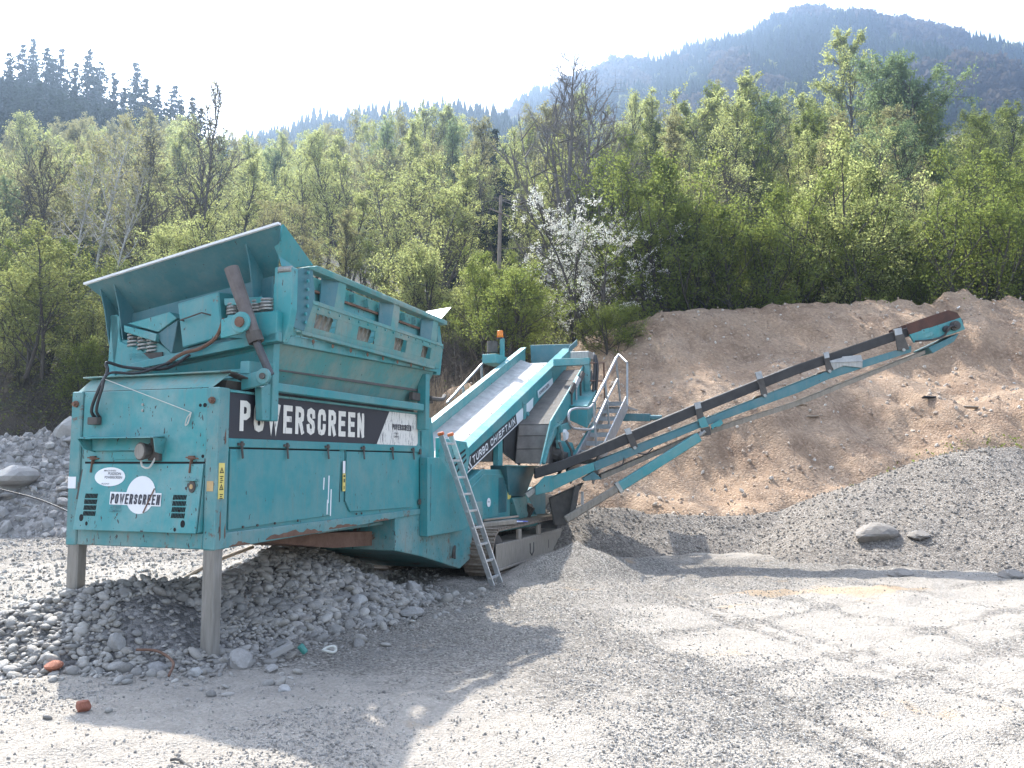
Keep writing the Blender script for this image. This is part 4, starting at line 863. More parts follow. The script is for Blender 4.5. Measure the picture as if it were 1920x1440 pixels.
for x in (1.62, 2.92, 4.08):
    b = MB(); b.prism([(x - .10, YN - .09, 3.37), (x + .10, YN - .09, 3.37), (x + .14, YN - .10, 3.69), (x - .02, YN - .10, 3.695)], (0, .13, 0)); b.build('grid_upright', M_MUDTEAL, TGo, .006)
    b = MB(); b.prism([(x - .24, YN - .0, 3.37), (x - .10, YN - .088, 3.37), (x - .02, YN - .098, 3.69), (x - .2, YN - .0, 3.69)], (0, .012, 0)); b.build('upright_gusset', M_TEALDK, TGo)
# window plate: a frame of strips round four openings
WX = [(1.20, 1.62), (2.08, 2.47), (2.98, 3.31), (3.76, 4.04)]; zt, zb, wt, wb = 3.345, 3.03, 3.27, 3.12
def wpt(x, z): return (x, YN - .09 + (zt - z) * .18, z)
wp = MB()
def strip(x0, x1, za, zc): wp.prism([wpt(x0, za), wpt(x1, za), wpt(x1, zc), wpt(x0, zc)], (0, .012, 0))
strip(.98, 4.38, zb, wb); strip(1.05, 4.38, wt, zt)
ed_ = [1.0] + [e for w_ in WX for e in w_] + [4.38]
for i in range(0, len(ed_), 2): strip(ed_[i], ed_[i + 1], wb, wt)
wp.build('window_plate', M_MUDTEAL, TGo, .002)
for (a, c) in WX:
    b = MB()
    for j in range(5):
        x = a - .05 + j * (c - a + .1) / 5; b.beam((x, YN + .045, wb - .03), (x + .12, YN + .045, wt + .03), .05, .03, (0, 1, 0))
    b.build('window_bars', M_TFRAME, TGo)
for k in range(16):
    x = 1.22 + k * .21; part('bolt', M_TEALD, TGo, disc=(wpt(x, 3.315), NEAR, .014, .014, 6))
lr = MB(); lr.prism([(.96, YN - .07, 3.02), (4.16, YN - .07, 3.0), (4.16, YN - .07, 3.035), (.96, YN - .07, 3.055)], (0, .09, 0)); lr.build('grid_lower_rail', M_MUDTEAL, TGo, .004)
for k in range(8): part('bolt_hole', M_RUST, TGo, disc=((1.2 + k * .38, YN - .045 , 2.98 - .0 * k), NEAR, .024, .006, 8))
# grid bars across the top, and the far wing
for k in range(11):
    x = 1.15 + k * .32; b = MB(); b.beam((x, YN, 3.60), (x, 1.75, 3.36), .03, .09); b.build('grid_bar', M_TEALD, TGo)
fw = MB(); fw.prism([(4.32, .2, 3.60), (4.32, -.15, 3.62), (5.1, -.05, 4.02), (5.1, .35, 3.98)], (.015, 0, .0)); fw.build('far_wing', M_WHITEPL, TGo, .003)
b = MB(); b.prism([(4.38, YN, 2.95), (4.50, YN, 2.95), (4.58, YN, 3.3), (4.46, YN, 3.7), (4.38, YN, 3.7), (4.42, YN, 3.3)], (0, .06, 0)); b.prism([(4.43, YN, 3.0), (4.43, 1.7, 2.7), (4.43, 1.7, 3.3), (4.43, YN, 3.6)], (.02, 0, 0)); b.build('grid_end_plate', M_TEAL, TGo, .005)
# sloping chute plates under the grid and the lower frame
cp2 = MB(); cp2.prism([(.72, -.10, 2.90), (4.4, -.10, 2.98), (4.3, .10, 2.56), (.72, .10, 2.52)], (0, .014, 0)); cp2.build('chute_plate', M_MUDTEAL, MC)
cp3 = MB(); cp3.prism([(.85, .06, 2.70), (4.2, .05, 2.76), (4.2, .02, 2.70), (.85, .03, 2.655)], (0, -.02, 0)); cp3.build('chute_rubber', M_RUBDUST, MC)
lf = MB(); lf.prism([(.70, -.12, 2.43), (4.05, -.12, 2.43), (4.05, -.12, 2.52), (.70, -.12, 2.515)], (0, .10, 0)); lf.build('lower_frame_rail', M_TEAL, MC, .008)
for x0, x1, zb_, y in ((.62, .72, 2.14, -.13), (4.08, 4.2, 2.18, -.13)):
    b = MB(); b.box((x0, y, zb_), (x1, y + .13, 2.93)); b.prism([(x0 - .12, y + .02, zb_), (x0, y + .02, zb_), (x0, y + .02, 2.5), (x0 - .15, y + .02, 2.45)], (0, .08, 0)) if x0 < 1 else None
    b.build('frame_leg', M_TEAL, MC, .006)
part('end_bracket', M_TEAL, MC, .006, prism=([(.35, -.05, 2.57), (.68, -.13, 2.6), (.66, -.13, 2.70), (.35, -.05, 2.69)], (0, .1, 0)))
b = MB(); b.beam((.55, .0, 2.60), (.55, 1.75, 2.57), .06, .09); b.build('lower_cross_beam', M_TEAL, MC, .006)
b = MB(); b.beam((3.85, -.02, 2.62), (4.5, -.02, 2.61), .05, .1); b.build('far_hose_bracket', M_DIRTY, MC)
# hoses and a cord on the end panel
hz = MB()
p0 = [(0.100, 0.810, 2.560)]
hz.tube(curve_pts([(.02, 1.42, 2.16), (-.05, 1.40, 2.24), (-.06, 1.32, 2.42), (.0, 1.28, 2.60), (.02, 1.31, 2.69), (.2, 1.24, 2.66), (.4, .95, 2.66), (.5, .75, 2.80)], 7), .016, 6)
hz.tube(curve_pts([(.02, 1.36, 2.16), (-.06, 1.33, 2.24), (-.07, 1.27, 2.42), (-.02, 1.24, 2.58), (.2, 1.1, 2.60), (.4, .9, 2.72)], 7), .014, 6); hz.build('hydraulic_hose', M_HOSE, MC)
b = MB(); b.tube(curve_pts([(.4, .95, 2.70), (.42, .78, 2.80), (.46, .6, 2.85), (.46, .42, 2.95), (.42, .3, 3.12)], 6), .018, 6); b.build('grid_hose', M_RUST, MC)
b = MB(); b.box((-.04, 1.34, 2.10), (.019, 1.46, 2.17)); b.build('hose_coupling', M_DIRTY, MC, .006)
b = MB(); b.tube([(-.055, 1.27, 2.53), (.005, .30, 2.195)], .004, 5); b.tube(curve_pts([(.005, .30, 2.195), (-.01, .33, 2.15), (-.01, .35, 2.08), (-.01, .32, 2.10), (.0, .30, 2.19)], 5), .006, 5); b.build('cord', M_ROPE, MC)
b = MB(); b.tube(curve_pts([(4.2, -.14, 2.60), (4.55, -.16, 2.62), (4.72, -.12, 2.68)], 5), .03, 8); b.build('rail_hook', M_DIRTY, MC)

# ---- long side conveyor
DY = Vector((.944, .329, 0))                    # the belt is this way across
YC = 15.3
def cprism(name, pts, depth, mat, par, bev=.006, off=0):
    b = MB(); b.prism([V3(p) + DY * off for p in pts], DY * depth); return b.build(name, mat, par, bev)
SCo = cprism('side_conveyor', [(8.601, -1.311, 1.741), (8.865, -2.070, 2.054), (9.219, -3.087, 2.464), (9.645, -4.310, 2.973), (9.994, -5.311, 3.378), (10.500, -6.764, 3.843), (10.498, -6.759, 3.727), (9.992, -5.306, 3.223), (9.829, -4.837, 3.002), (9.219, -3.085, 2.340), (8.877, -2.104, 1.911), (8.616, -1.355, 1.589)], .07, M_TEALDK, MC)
cprism('conveyor_far_beam', [(8.601, -1.311, 1.741), (9.219, -3.087, 2.464), (9.994, -5.311, 3.378), (10.500, -6.764, 3.843), (10.498, -6.759, 3.727), (9.992, -5.306, 3.223), (9.219, -3.085, 2.340), (8.616, -1.355, 1.589)], .07, M_TEALDK, SCo, .006, .62)
cprism('carrying_belt', [(8.259, -0.331, 1.627), (8.407, -0.754, 1.769), (8.564, -1.205, 1.949), (8.781, -1.829, 2.235), (9.190, -3.002, 2.752), (9.808, -4.778, 3.494), (10.392, -6.455, 4.096), (10.734, -7.435, 4.409), (10.732, -7.428, 4.253), (10.397, -6.466, 3.921), (9.807, -4.773, 3.310), (9.208, -3.053, 2.579), (8.812, -1.917, 2.073), (8.563, -1.203, 1.769), (8.406, -0.753, 1.579), (8.259, -0.330, 1.447)], .66, M_RUB, SCo, .01, .02)
cprism('return_belt', [(8.650, -1.453, 1.523), (9.224, -3.101, 2.264), (9.827, -4.832, 2.848), (10.597, -7.043, 3.775), (10.596, -7.041, 3.707), (9.826, -4.830, 2.761), (9.224, -3.100, 2.178), (8.650, -1.452, 1.428)], .5, M_WOODP if False else M_TFRAME, SCo, .003, .1)
for pts in ([(8.785, -1.839, 2.321), (8.819, -1.939, 2.350), (8.865, -2.070, 2.016), (8.827, -1.961, 1.987)], [(9.199, -3.030, 2.790), (9.234, -3.130, 2.819), (9.263, -3.213, 2.455), (9.222, -3.095, 2.416)], [(9.563, -4.075, 3.339), (9.598, -4.175, 3.368), (9.636, -4.283, 2.954), (9.601, -4.182, 2.915)], [(9.972, -5.248, 3.698), (10.001, -5.330, 3.717), (10.022, -5.393, 3.388), (9.987, -5.292, 3.359)], [(10.396, -6.465, 4.126), (10.438, -6.585, 4.155), (10.483, -6.716, 3.775), (10.413, -6.514, 3.746)]):
    ib = cprism('idler_bracket', pts, .03, M_DIRTY, SCo, .004, -.035)
    b = MB(); a, c = V3(pts[0]), V3(pts[1]); e = (V3(pts[3]) - a) * .28
    b.prism([a - DY * .05, c - DY * .05, c + DY * .02, a + DY * .02], (0, 0, .012)); b.prism([a - DY * .048, c - DY * .048, c + e - DY * .048, a + e - DY * .048], DY * .01); b.build('bracket_cap', M_GALV, ib)
    b = MB(); m_ = (V3(pts[2]) + V3(pts[3])) / 2; b.tube([m_ - DY * .04, m_ + DY * .66], .03, 8); b.build('idler_axle', M_STEEL, ib)
# head: rusty side guards, drive, scraper
hg = cprism('head_guard', [(10.470, -6.679, 4.223), (10.548, -6.901, 4.311), (10.722, -7.402, 4.487), (10.776, -7.555, 4.438), (10.793, -7.606, 4.340), (10.484, -6.717, 4.038)], .012, M_RUSTPLATE, SCo, 0, -.04)
cprism('head_guard', [(10.470, -6.679, 4.223), (10.548, -6.901, 4.311), (10.722, -7.402, 4.487), (10.776, -7.555, 4.438), (10.793, -7.606, 4.340), (10.484, -6.717, 4.038)], .012, M_RUSTPLATE, SCo, 0, .7)
hdr = cprism('head_frame', [(10.484, -6.717, 4.038), (10.794, -7.606, 4.350), (10.816, -7.670, 4.135), (10.728, -7.419, 4.038), (10.510, -6.793, 3.892)], .05, M_TEAL, SCo, .006, -.05)
for p in ((10.577, -6.984, 4.106), (10.595, -7.036, 4.038)):
    q = V3(p) - DY * .07; b = MB(); b.prism([q + Vector((0, -.06, -.02)), q + Vector((0, .06, -.06)), q + Vector((0, .06, .02)), q + Vector((0, -.06, .05))], DY * .02); b.build('head_bracket', M_TEALD, hdr)
q = V3((10.750, -7.481, 4.194))
b = MB(); b.tube([q - DY * .13, q + DY * .5], .085, 14); b.tube([q - DY * .17, q - DY * .12], .05, 10); b.build('head_motor', M_DIRTY, SCo)
b = MB(); q2 = V3((10.698, -7.332, 4.135)); b.tube([q2 - DY * .11, q2 - DY * .02], .06, 10); b.tube(curve_pts([q - DY * .16, q - DY * .18 + Vector((0, .1, -.02)), q2 - DY * .15, q2 - DY * .1 + Vector((0, .05, -.12)), V3((10.616, -7.096, 3.940)) - DY * .1, V3((10.511, -6.794, 3.911)) - DY * .08], 6), .018, 6); b.build('head_hose', M_HOSE, SCo)
cprism('belt_scraper', [(10.604, -7.063, 3.814), (10.792, -7.603, 4.077), (10.758, -7.505, 3.921), (10.628, -7.132, 3.707)], .6, M_TEALDK, SCo, .004, .02)
b = MB(); q = V3((10.773, -7.547, 4.253)); b.tube([q + DY * .0, q + DY * .68], .13, 16); b.build('head_pulley', M_RUB, SCo)
cprism('transport_bracket', [(10.005, -5.344, 3.562), (10.079, -5.555, 3.620), (10.082, -5.564, 3.639), (10.190, -5.875, 3.668), (10.202, -5.907, 3.552), (10.011, -5.361, 3.523)], .02, M_GALV, SCo, .002, -.05)
cprism('transport_brace', [(10.011, -5.361, 3.523), (10.202, -5.907, 3.562), (10.200, -5.903, 3.436), (10.087, -5.577, 3.475), (10.029, -5.411, 3.397)], .04, M_STEEL, SCo, .002, -.03)
b = MB(); b.tube(curve_pts([(8.765, -2.087, 1.901), (8.815, -2.230, 1.891), (8.853, -2.339, 1.995)], 5), .012, 5); b.tube(curve_pts([(8.615, -1.655, 1.618), (8.671, -1.817, 1.693), (8.684, -1.854, 1.825)], 5), .012, 5); b.build('loose_hose', M_HOSE, SCo)
# fold joint and the teal tail frame
cprism('fold_joint', [(9.216, -3.079, 2.503), (9.258, -3.197, 2.560), (9.282, -3.266, 2.378), (9.234, -3.130, 2.350)], .05, M_TEAL, SCo, .004, -.06)
cprism('fold_hook', [(9.291, -3.294, 2.407), (9.352, -3.467, 2.512), (9.364, -3.502, 2.436), (9.345, -3.446, 2.378), (9.313, -3.356, 2.369), (9.300, -3.319, 2.321)], .04, M_TEAL, SCo, .004, -.08)
cprism('fold_plate', [(9.234, -3.130, 2.340), (9.288, -3.284, 2.378), (9.296, -3.308, 2.235), (9.249, -3.172, 2.206)], .05, M_DIRTY, SCo, .004, -.04)
tf = cprism('tail_frame', [(8.350, -0.591, 1.485), (8.601, -1.311, 1.741), (8.610, -1.337, 1.598), (8.356, -0.608, 1.239)], .06, M_TEAL, SCo, .006, -.06)
cprism('tail_side', [(8.259, -0.330, 1.315), (8.312, -0.483, 1.494), (8.387, -0.698, 1.523), (8.356, -0.608, 1.466), (8.362, -0.625, 1.230), (8.262, -0.338, 1.164)], .06, M_TEAL, SCo, .006, -.09)
cprism('tail_gusset', [(8.537, -1.129, 1.457), (8.603, -1.319, 1.579), (8.650, -1.452, 1.447), (8.550, -1.165, 1.409)], .3, M_TEALDK, SCo, .004, 0)
cprism('tail_roller_guard', [(8.203, -0.168, 1.192), (8.297, -0.438, 1.381), (8.306, -0.464, 1.296), (8.218, -0.213, 1.108)], .6, M_STEEL, SCo, .004, 0)
# strut from the chassis to the fold joint
stt = MB(); sA, sM, sB = V3((8.243, -0.892, 0.736)), V3((8.595, -1.752, 1.291)), V3((9.173, -3.106, 2.195))
stt.beam(sA, sM + (sM - sA) * .03, .12, .13); sto = stt.build('support_strut', M_TFRAME, MC, .02)
b = MB(); b.beam(sM, sB, .15, .165); b.build('strut_sleeve', M_TEAL, sto, .012)
b = MB(); b.beam(sM - (sB - sM) * .01, sM + (sB - sM) * .03, .18, .20); b.tube([sB, sB + Vector((0, -.12, .1))], .03, 8); b.tube([sB + DY * .08, sB + Vector((0, -.1, .12)) + DY * .08], .03, 8); b.build('strut_clamp', M_STEEL, sto, .004)
ct = MB(); ct.prism([(8.535, -0.514, 1.090), (8.741, -1.106, 1.376), (8.693, -0.968, 1.137), (8.635, -0.801, 0.614), (8.566, -0.602, 0.614)], DY * .4); ct.beam((8.603, -1.013, 1.331), (8.570, -0.919, 0.782), .1, .1); ct.build('rear_support', M_DIRTY, MC, .01)
part('rear_label', M_STICK, MC, box=((9.3, -.95, .95), (9.32, -.90, 1.2)))

# ================================================================== stones, rubble and small things on the ground
PEB = [rock_mesh('pebble_shape', 100 + i, f, 2, r_, sx) for i, (f, r_, sx) in enumerate([(.55, .08, 1.2), (.7, .10, 1.0), (.5, .12, 1.35), (.62, .2, 1.1), (.45, .15, 1.25), (.75, .25, 1.0), (.6, .3, 1.2), (.5, .1, 1.15)])]
for p in PEB: p.materials.append(M_PEB); p.polygons.foreach_set('use_smooth', [True] * len(p.polygons))
M_GRAVB = stone_mat('brownish_gravel', [(.17, .152, .132), (.22, .2, .175), (.14, .126, .112), (.27, .245, .215), (.2, .178, .155)], .9, .2)
GRV = [rock_mesh('gravel_shape', 200 + i, f, 1, .3, sx) for i, (f, sx) in enumerate([(.6, 1.2), (.8, 1.0), (.5, 1.4), (.7, 1.1), (.9, 1.0)])]
def ztop(x, y): return np.maximum(z_heap(x, y), z_yard(x, y))
# the stone heap under the hopper
n = 30000
u = RNG.uniform(-2.9, 5.0, n); v = RNG.uniform(-1.0, 4.2, n)
x = C0.x + UX * u - UY * v; y = C0.y + UY * u + UX * v
hz_ = z_heap(x, y); zy = z_yard(x, y)
keep = (hz_ > zy - .06) | (RNG.random(n) < .16 * np.exp(-np.maximum(0, zy - hz_ - .06) * 6))
mu, mv = w2m(x, y); keep &= ~(((mu - .15) / .42) ** 2 + ((mv - .55) / .5) ** 2 + .6 * fbm(x, y, 2.5, 3, s=97) < 1) | (RNG.random(n) < .12)
x, y = x[keep], y[keep]; n = len(x)
rad = .018 + .016 * RNG.random(n) + .05 * RNG.random(n) ** 10
rad *= np.where(w2m(x, y)[0] > 1.0, 1.15, .92)
z = ztop(x, y) + rad * .25
d = np.hypot(x, y); vis = rad / d * np.where((x / y > -.62) & (y > 5), 1, 0) * np.where(z_heap(x, y) > z_yard(x, y) - .05, 1, .9)
order = np.argsort(-vis); big = order[:300]; rest = order[300:]
for k, i in enumerate(big):
    o = bpy.data.objects.new('heap_stone', PEB[int(RNG.integers(0, 8))]); COL.objects.link(o)
    o.location = (x[i], y[i], z[i]); s = rad[i]; o.scale = (s, s * RNG.uniform(.75, 1), s * RNG.uniform(.85, 1.1))
    o.rotation_euler = (RNG.normal(0, .35), RNG.normal(0, .35), RNG.uniform(0, 6.28))
    tag(o, 'rounded grey pebble on the near slope of the stone heap under the hopper', 'stone', 'pebbles on the near slope of the stone heap')
m_ = len(rest)
scatter('heap_pebbles', np.stack([x[rest], y[rest], z[rest]], -1), np.stack([RNG.normal(0, .4, m_), RNG.normal(0, .4, m_), RNG.uniform(0, 6.28, m_)], -1),
        np.stack([rad[rest], rad[rest] * RNG.uniform(.75, 1, m_), rad[rest]], -1), RNG.integers(0, 8, m_), [(p, M_PEB) for p in PEB], 'grey pebbles piled under the hopper')
# loose gravel over the yard
def gravel(name, n, fx, rmin, rmax, zf, mat, label, pw=3, cond=None, protos=None):
    x, y = fx(n)
    if cond is not None: k = cond(x, y); x, y = x[k], y[k]
    n = len(x); r_ = rmin + (rmax - rmin) * RNG.random(n) ** pw; z = zf(x, y) + r_ * .2
    pr = protos or GRV
    return scatter(name, np.stack([x, y, z], -1), RNG.uniform(-3.14, 3.14, (n, 3)), np.stack([r_, r_ * RNG.uniform(.7, 1, n), r_], -1), RNG.integers(0, len(pr), n),
                   [(p.copy(), mat) for p in pr], label)
def yard_xy(n):
    dd = 4.4 * (16 / 4.4) ** RNG.random(n); an = RNG.uniform(-.72, .72, n); return dd * np.sin(an) / np.cos(an) * .95, dd
def yard_c(x, y):
    m = a_mud(x, y); cl = fbm(x, y, .9, 4, .6, s=96); return (RNG.random(len(x)) > sstep(m - .9 * cl, .25, .7) * .86) & (z_grav(x, y) < .1)
gravel('loose_gravel', 170000, yard_xy, .0035, .014, z_yard, M_GRAV, 'loose crushed gravel over the yard', 4, yard_c)
gravel('mound_gravel', 40000, lambda n: (RNG.uniform(-1, 14, n), RNG.uniform(11.5, 20, n)), .008, .035, z_grav, M_GRAVB, 'crushed gravel on the grey mound', 4, lambda x, y: z_grav(x, y) > z_yard(x, y) - .03)
gravel('mound_stones', 14000, lambda n: (RNG.uniform(-4, 27, n), RNG.uniform(15, 29, n)), .010, .075, z_soil, M_SOILST, 'stones in the soil of the brown bank', 6, lambda x, y: (z_soil(x, y) > z_yard(x, y) + .05))
gravel('rubble_stones', 9000, lambda n: (RNG.uniform(-24, -3, n), RNG.uniform(18.5, 25.5, n)), .03, .20, z_rubble, M_ROCK, 'broken grey stone of the rubble bank', 6, lambda x, y: z_rubble(x, y) > -.2)
gravel('back_gravel', 16000, lambda n: (RNG.uniform(-16, -1, n), RNG.uniform(10, 22, n)), .012, .05, z_yard, M_GRAV, 'gravel behind the stone heap', 4)

ROCKS = [rock_mesh('boulder_shape', 300 + i, f, 3, .32, sx) for i, (f, sx) in enumerate([(.7, 1.25), (.8, 1.0), (.6, 1.3), (.9, 1.1)])]
for p in ROCKS: p.materials.append(M_ROCK)
def rock(name, loc, s, rz, label, cat, k=0, group=None, mat=None, tilt=(0, 0), sz=1):
    me = ROCKS[k]
    if mat is not None: me = me.copy(); me.materials.clear(); me.materials.append(mat)
    o = bpy.data.objects.new(name, me); COL.objects.link(o); o.location = loc
    o.scale = (s, s, s * sz); o.rotation_euler = (tilt[0], tilt[1], rz); tag(o, label, cat, group); return o
def zr(x, y): return float(max(z_rubble(np.array([x]), np.array([y]))[0], z_yard(np.array([x]), np.array([y]))[0], z_hill(np.array([x]), np.array([y]))[0]))
def onr(x, y, d=0): return (x, y, zr(x, y) + d)
rock('boulder', onr(-12.6, 21.6, .25), .52, .4, 'large rounded grey boulder in the rubble at the far left edge', 'boulder', 0)
rock('boulder', onr(-10.6, 22.6, .15), .34, 1.4, 'pale flat-faced boulder between the large boulder and the machine', 'boulder', 1)
rock('boulder', onr(-12.4, 24.0, .2), .5, 2.4, 'dark boulder at the top of the rubble bank', 'boulder', 3)
rock('boulder', onr(-9.9, 21.2, .1), .24, .9, 'whitish angular rock close to the left post of the machine', 'boulder', 2)
for k in range(16):
    x0, y0 = RNG.uniform(-14, -9.3), RNG.uniform(20, 24.2)
    rock('rubble_rock', onr(x0, y0, .04), RNG.uniform(.10, .2), RNG.uniform(0, 6), 'angular grey rock lying in the rubble left of the machine', 'rock', k % 4, 'rocks in the rubble left of the machine')
M_BRICK = rough_mat('orange_brick', (.25, .085, .05), (.36, .15, .09), 9, .85, .4)
M_BRICKD = rough_mat('red_brick', (.19, .065, .04), (.28, .11, .07), 9, .85, .4)
def zt(x, y): return float(ztop(np.array([x]), np.array([y]))[0])
def ong(x, y, d=0): return (x, y, zt(x, y) + d)
rock('brick_fragment', ong(-3.75, 7.15, .05), .062, .6, 'rounded orange brick pebble lying among the grey stones', 'brick', 0, mat=M_BRICK, sz=1.2)
rock('brick_fragment', ong(-2.98, 6.1, .03), .055, 1.1, 'red brick lump standing alone on the mud in front of the stones', 'brick', 1, mat=M_BRICKD, sz=1.3)
rock('heap_rock', ong(-2.3, 7.45, .05), .105, .5, 'wedge-shaped pale grey rock right beside the front leg', 'rock', 3, sz=1.1)
rock('heap_rock', ong(-2.62, 7.25, .03), .065, 2.1, 'blunt grey rock just in front of the foot of the front leg', 'rock', 1)
rock('heap_rock', ong(-2.95, 7.3, .03), .075, 3.1, 'smooth grey rock left of the front leg foot', 'rock', 0)
rock('heap_rock', ong(-3.4, 7.5, .06), .085, 1.3, 'pointed pale rock sticking out of the pebbles', 'rock', 3, tilt=(.5, .3))
rock('heap_rock', ong(-2.02, 7.35, .02), .055, 1.3, 'flat bluish stone on the gravel to the right of the wedge rock', 'rock', 2)
rock('heap_rock', ong(-1.75, 6.75, .0), .055, 2.3, 'pale blue stone alone on the gravel in front of the heap', 'rock', 2)
rock('heap_rock', ong(-1.15, 9.9, .04), .12, .3, 'blocky pale rock at the right foot of the stone heap', 'rock', 0)
rock('heap_rock', ong(-1.75, 9.9, .04), .11, 1.3, 'broad brown-grey rock near the top of the stone heap', 'rock', 2)
rock('heap_rock', (-1.28, 11.2, .14), .12, 1.0, 'tilted grey slab among the dark stones below the chassis', 'rock', 1, tilt=(.5, .2))
b = MB(); b.beam((-.10, -.03, 0), (.10, .03, .035), .09, .05); o = b.build('concrete_chunk', M_ROCK, None, .004); o.location = ong(-2.05, 7.75, .06); o.rotation_euler = (0, -.2, .3); tag(o, 'flat concrete chunk leaning beside the wedge-shaped rock', 'concrete chunk')
M_GREENP = rough_mat('green_plastic', (.03, .16, .14), (.05, .22, .19), 9, .45, .1)
b = MB(); b.tube([(-.045, 0, 0), (.02, 0, .0), (.045, 0, 0)], .032, 12, .028); o = b.build('plastic_pot', M_GREENP, None, .008); o.location = ong(-1.88, 7.85, .06); o.rotation_euler = (.4, .9, .2); tag(o, 'small green plastic pot lying on the gravel by the stones', 'plastic pot')
b = MB(); b.tube([(.06 * math.cos(t), .034 * math.sin(t), .012 * math.sin(2 * t)) for t in np.linspace(0, 6.283, 25)], .013, 7); o = b.build('cord_ring', M_ROPE, None, 0, True); o.location = ong(-1.66, 7.95, .06); o.rotation_euler = (.5, 0, .5); tag(o, 'pale oval ring lying at the edge of the stones', 'ring')
b = MB(); b.tube([(-1.95 + .03 * k, 5.05 - .004 * k * k, zt(-1.95 + .03 * k, 5.05) + .012 + .004 * math.sin(k)) for k in range(14)], .009, 6, .004); o = b.build('twig', M_DIRTY, None); tag(o, 'dark twig lying on the pale mud at the bottom of the picture', 'twig')
def stick(name, pts, r, mat, label, cat, r1=None):
    b = MB(); b.tube(curve_pts(pts, 5), r, 7, r1); o = b.build(name, mat, None, 0, True); tag(o, label, cat); return o
stick('stick', [ong(-3.2, 7.45, .07), ong(-3.0, 7.4, .10), ong(-2.82, 7.28, .08), ong(-2.74, 7.0, .04)], .012, M_RUST, 'curved reddish branch bent in front of the front leg', 'branch', .012)
stick('timber_strip', [ong(-4.0, 10.1, .04), ong(-3.6, 10.4, .16), ong(-3.2, 10.7, .22)], .025, M_WOODP, 'long pale timber strip lying behind the front leg', 'timber')
# cable at the left
b = MB(); b.tube(curve_pts([(-10.2, 15.2, 1.72), (-9.2, 15.0, 1.35), (-8.2, 15.0, 1.08), (-7.0, 14.5, .7)], 8), .014, 6); o = b.build('slack_cable', M_HOSE, None); tag(o, 'slack black cable running down to the left post of the machine', 'cable')

# aluminium ladder leaning on the machine
lo_ = Vector((*m2w(5.22, -.66), .0)); hi_ = Vector((*m2w(4.62, -.12), 2.12)); wd = Vector((UX, UY, 0)) * .34
LAD = empty('ladder', lo_); tag(LAD, 'aluminium ladder with orange end caps leaning against the machine beside the track', 'ladder')
hi_l = hi_ - lo_
def lp_(t, s): return hi_l * t + wd * s
for s in (0, 1):
    b = MB(); b.beam(lp_(0, s), lp_(1, s), .028, .075, (-UY, UX, 0)); b.build('rail', M_ALU, LAD, .004)
    b = MB(); b.beam(lp_(1, s), lp_(1.02, s), .045, .095, (-UY, UX, 0)); b.build('end_cap', M_PLAST, LAD, .01)
for k in range(9):
    t = .05 + k * .112; b = MB(); b.beam(lp_(t, -.06), lp_(t, 1.06), .035, .032); b.build('rung', M_ALU, LAD, .003)
# things lying on the crawler track
def on_track(u, v, z=.715): x, y = m2w(u, v); return Vector((x, y, z))
b = MB(); b.beam((-.38, 0, .03), (.38, 0, .06), .16, .07); o = b.build('timber_block', M_TFRAME, None, .008); o.location = on_track(6.75, -.15); o.rotation_euler = (0, 0, R(40)); tag(o, 'grey timber block lying on top of the crawler track', 'timber block')
b = MB(); b.beam((-.45, 0, .03), (.45, 0, .05), .05, .03); o = b.build('wood_batten', M_WOODP, None, .004); o.location = on_track(7.25, -.05, .77); o.rotation_euler = (0, 0, R(50)); tag(o, 'thin pale wooden batten lying across the block on the track', 'batten')
def mag():
    m, t, b = new_mat('booklet_cover'); c = coords(t, (1, 1, 1)); n = noise(t, c, 6, 3)
    t.links.new(mixc(t, ramp(t, n, .45, .52), (.55, .58, .7), (.10, .12, .42)), b.inputs['Base Color']); return m
b = MB(); b.box((-.15, -.21, 0), (.15, .21, .014)); o = b.build('booklet', mag(), None, .002); o.location = on_track(7.55, -.18, .74); o.rotation_euler = (0, 0, .6); tag(o, 'blue and white booklet lying on the crawler track', 'booklet')
M_CLOD = rough_mat('earthy_rock', (.16, .145, .128), (.23, .21, .19), 4, .95, .6)
# debris in front of and on the banks
rock('bank_boulder', (6.35, 15.2, float(z_grav(np.array([6.35]), np.array([15.2]))[0]) + .02), .36, .2, 'long flat-topped boulder half sunk in the grey gravel mound', 'boulder', 2, mat=M_CLOD, sz=.8)
for (px_, Y_, s, lb) in ((7.0, 14.9, .17, 'rounded lump of gravel below the flat-topped boulder'), (5.9, 13.2, .17, 'dark lump at the foot of the gravel mound'), (7.4, 12.9, .17, 'grey clod at the foot of the gravel mound further right')):
    zz = float(max(z_grav(np.array([px_]), np.array([Y_]))[0], z_yard(np.array([px_]), np.array([Y_]))[0])); rock('gravel_clod', (px_, Y_, zz + .02), s, s * 9, lb, 'clod', 0, mat=M_CLOD, sz=.8)
def ons(x, y, d=0): return (x, y, float(z_soil(np.array([x]), np.array([y]))[0]) + d)
for (x0, y0, L_, a_, mt, nm, lb) in ((10.6, 21.6, .4, .3, M_BLK, 'scrap_sheet', 'black scrap of sheet lying on the brown bank'), (11.4, 21.4, .6, -.1, M_WOODP, 'wood_strip', 'thin brown stick beside the black scrap on the bank'), (7.3, 21.8, .45, -.6, M_WOODP, 'split_timber', 'splintered pale timber lying below the conveyor on the bank'), (7.6, 21.65, .35, -.45, M_WOODP, 'split_timber', 'second pale splinter just right of the larger splintered timber'), (14.0, 26.4, .5, 1.1, M_STICK, 'pale_scrap', 'pale upright scrap near the crest of the bank behind the conveyor head')):
    b = MB(); b.beam((-L_ / 2, 0, .03), (L_ / 2, 0, .07), .10, .03); o = b.build(nm, mt, None, .003); o.location = ons(x0, y0, .03); o.rotation_euler = (-.5, .1, a_); tag(o, lb, 'timber' if 'timber' in nm or 'wood' in nm else 'scrap')

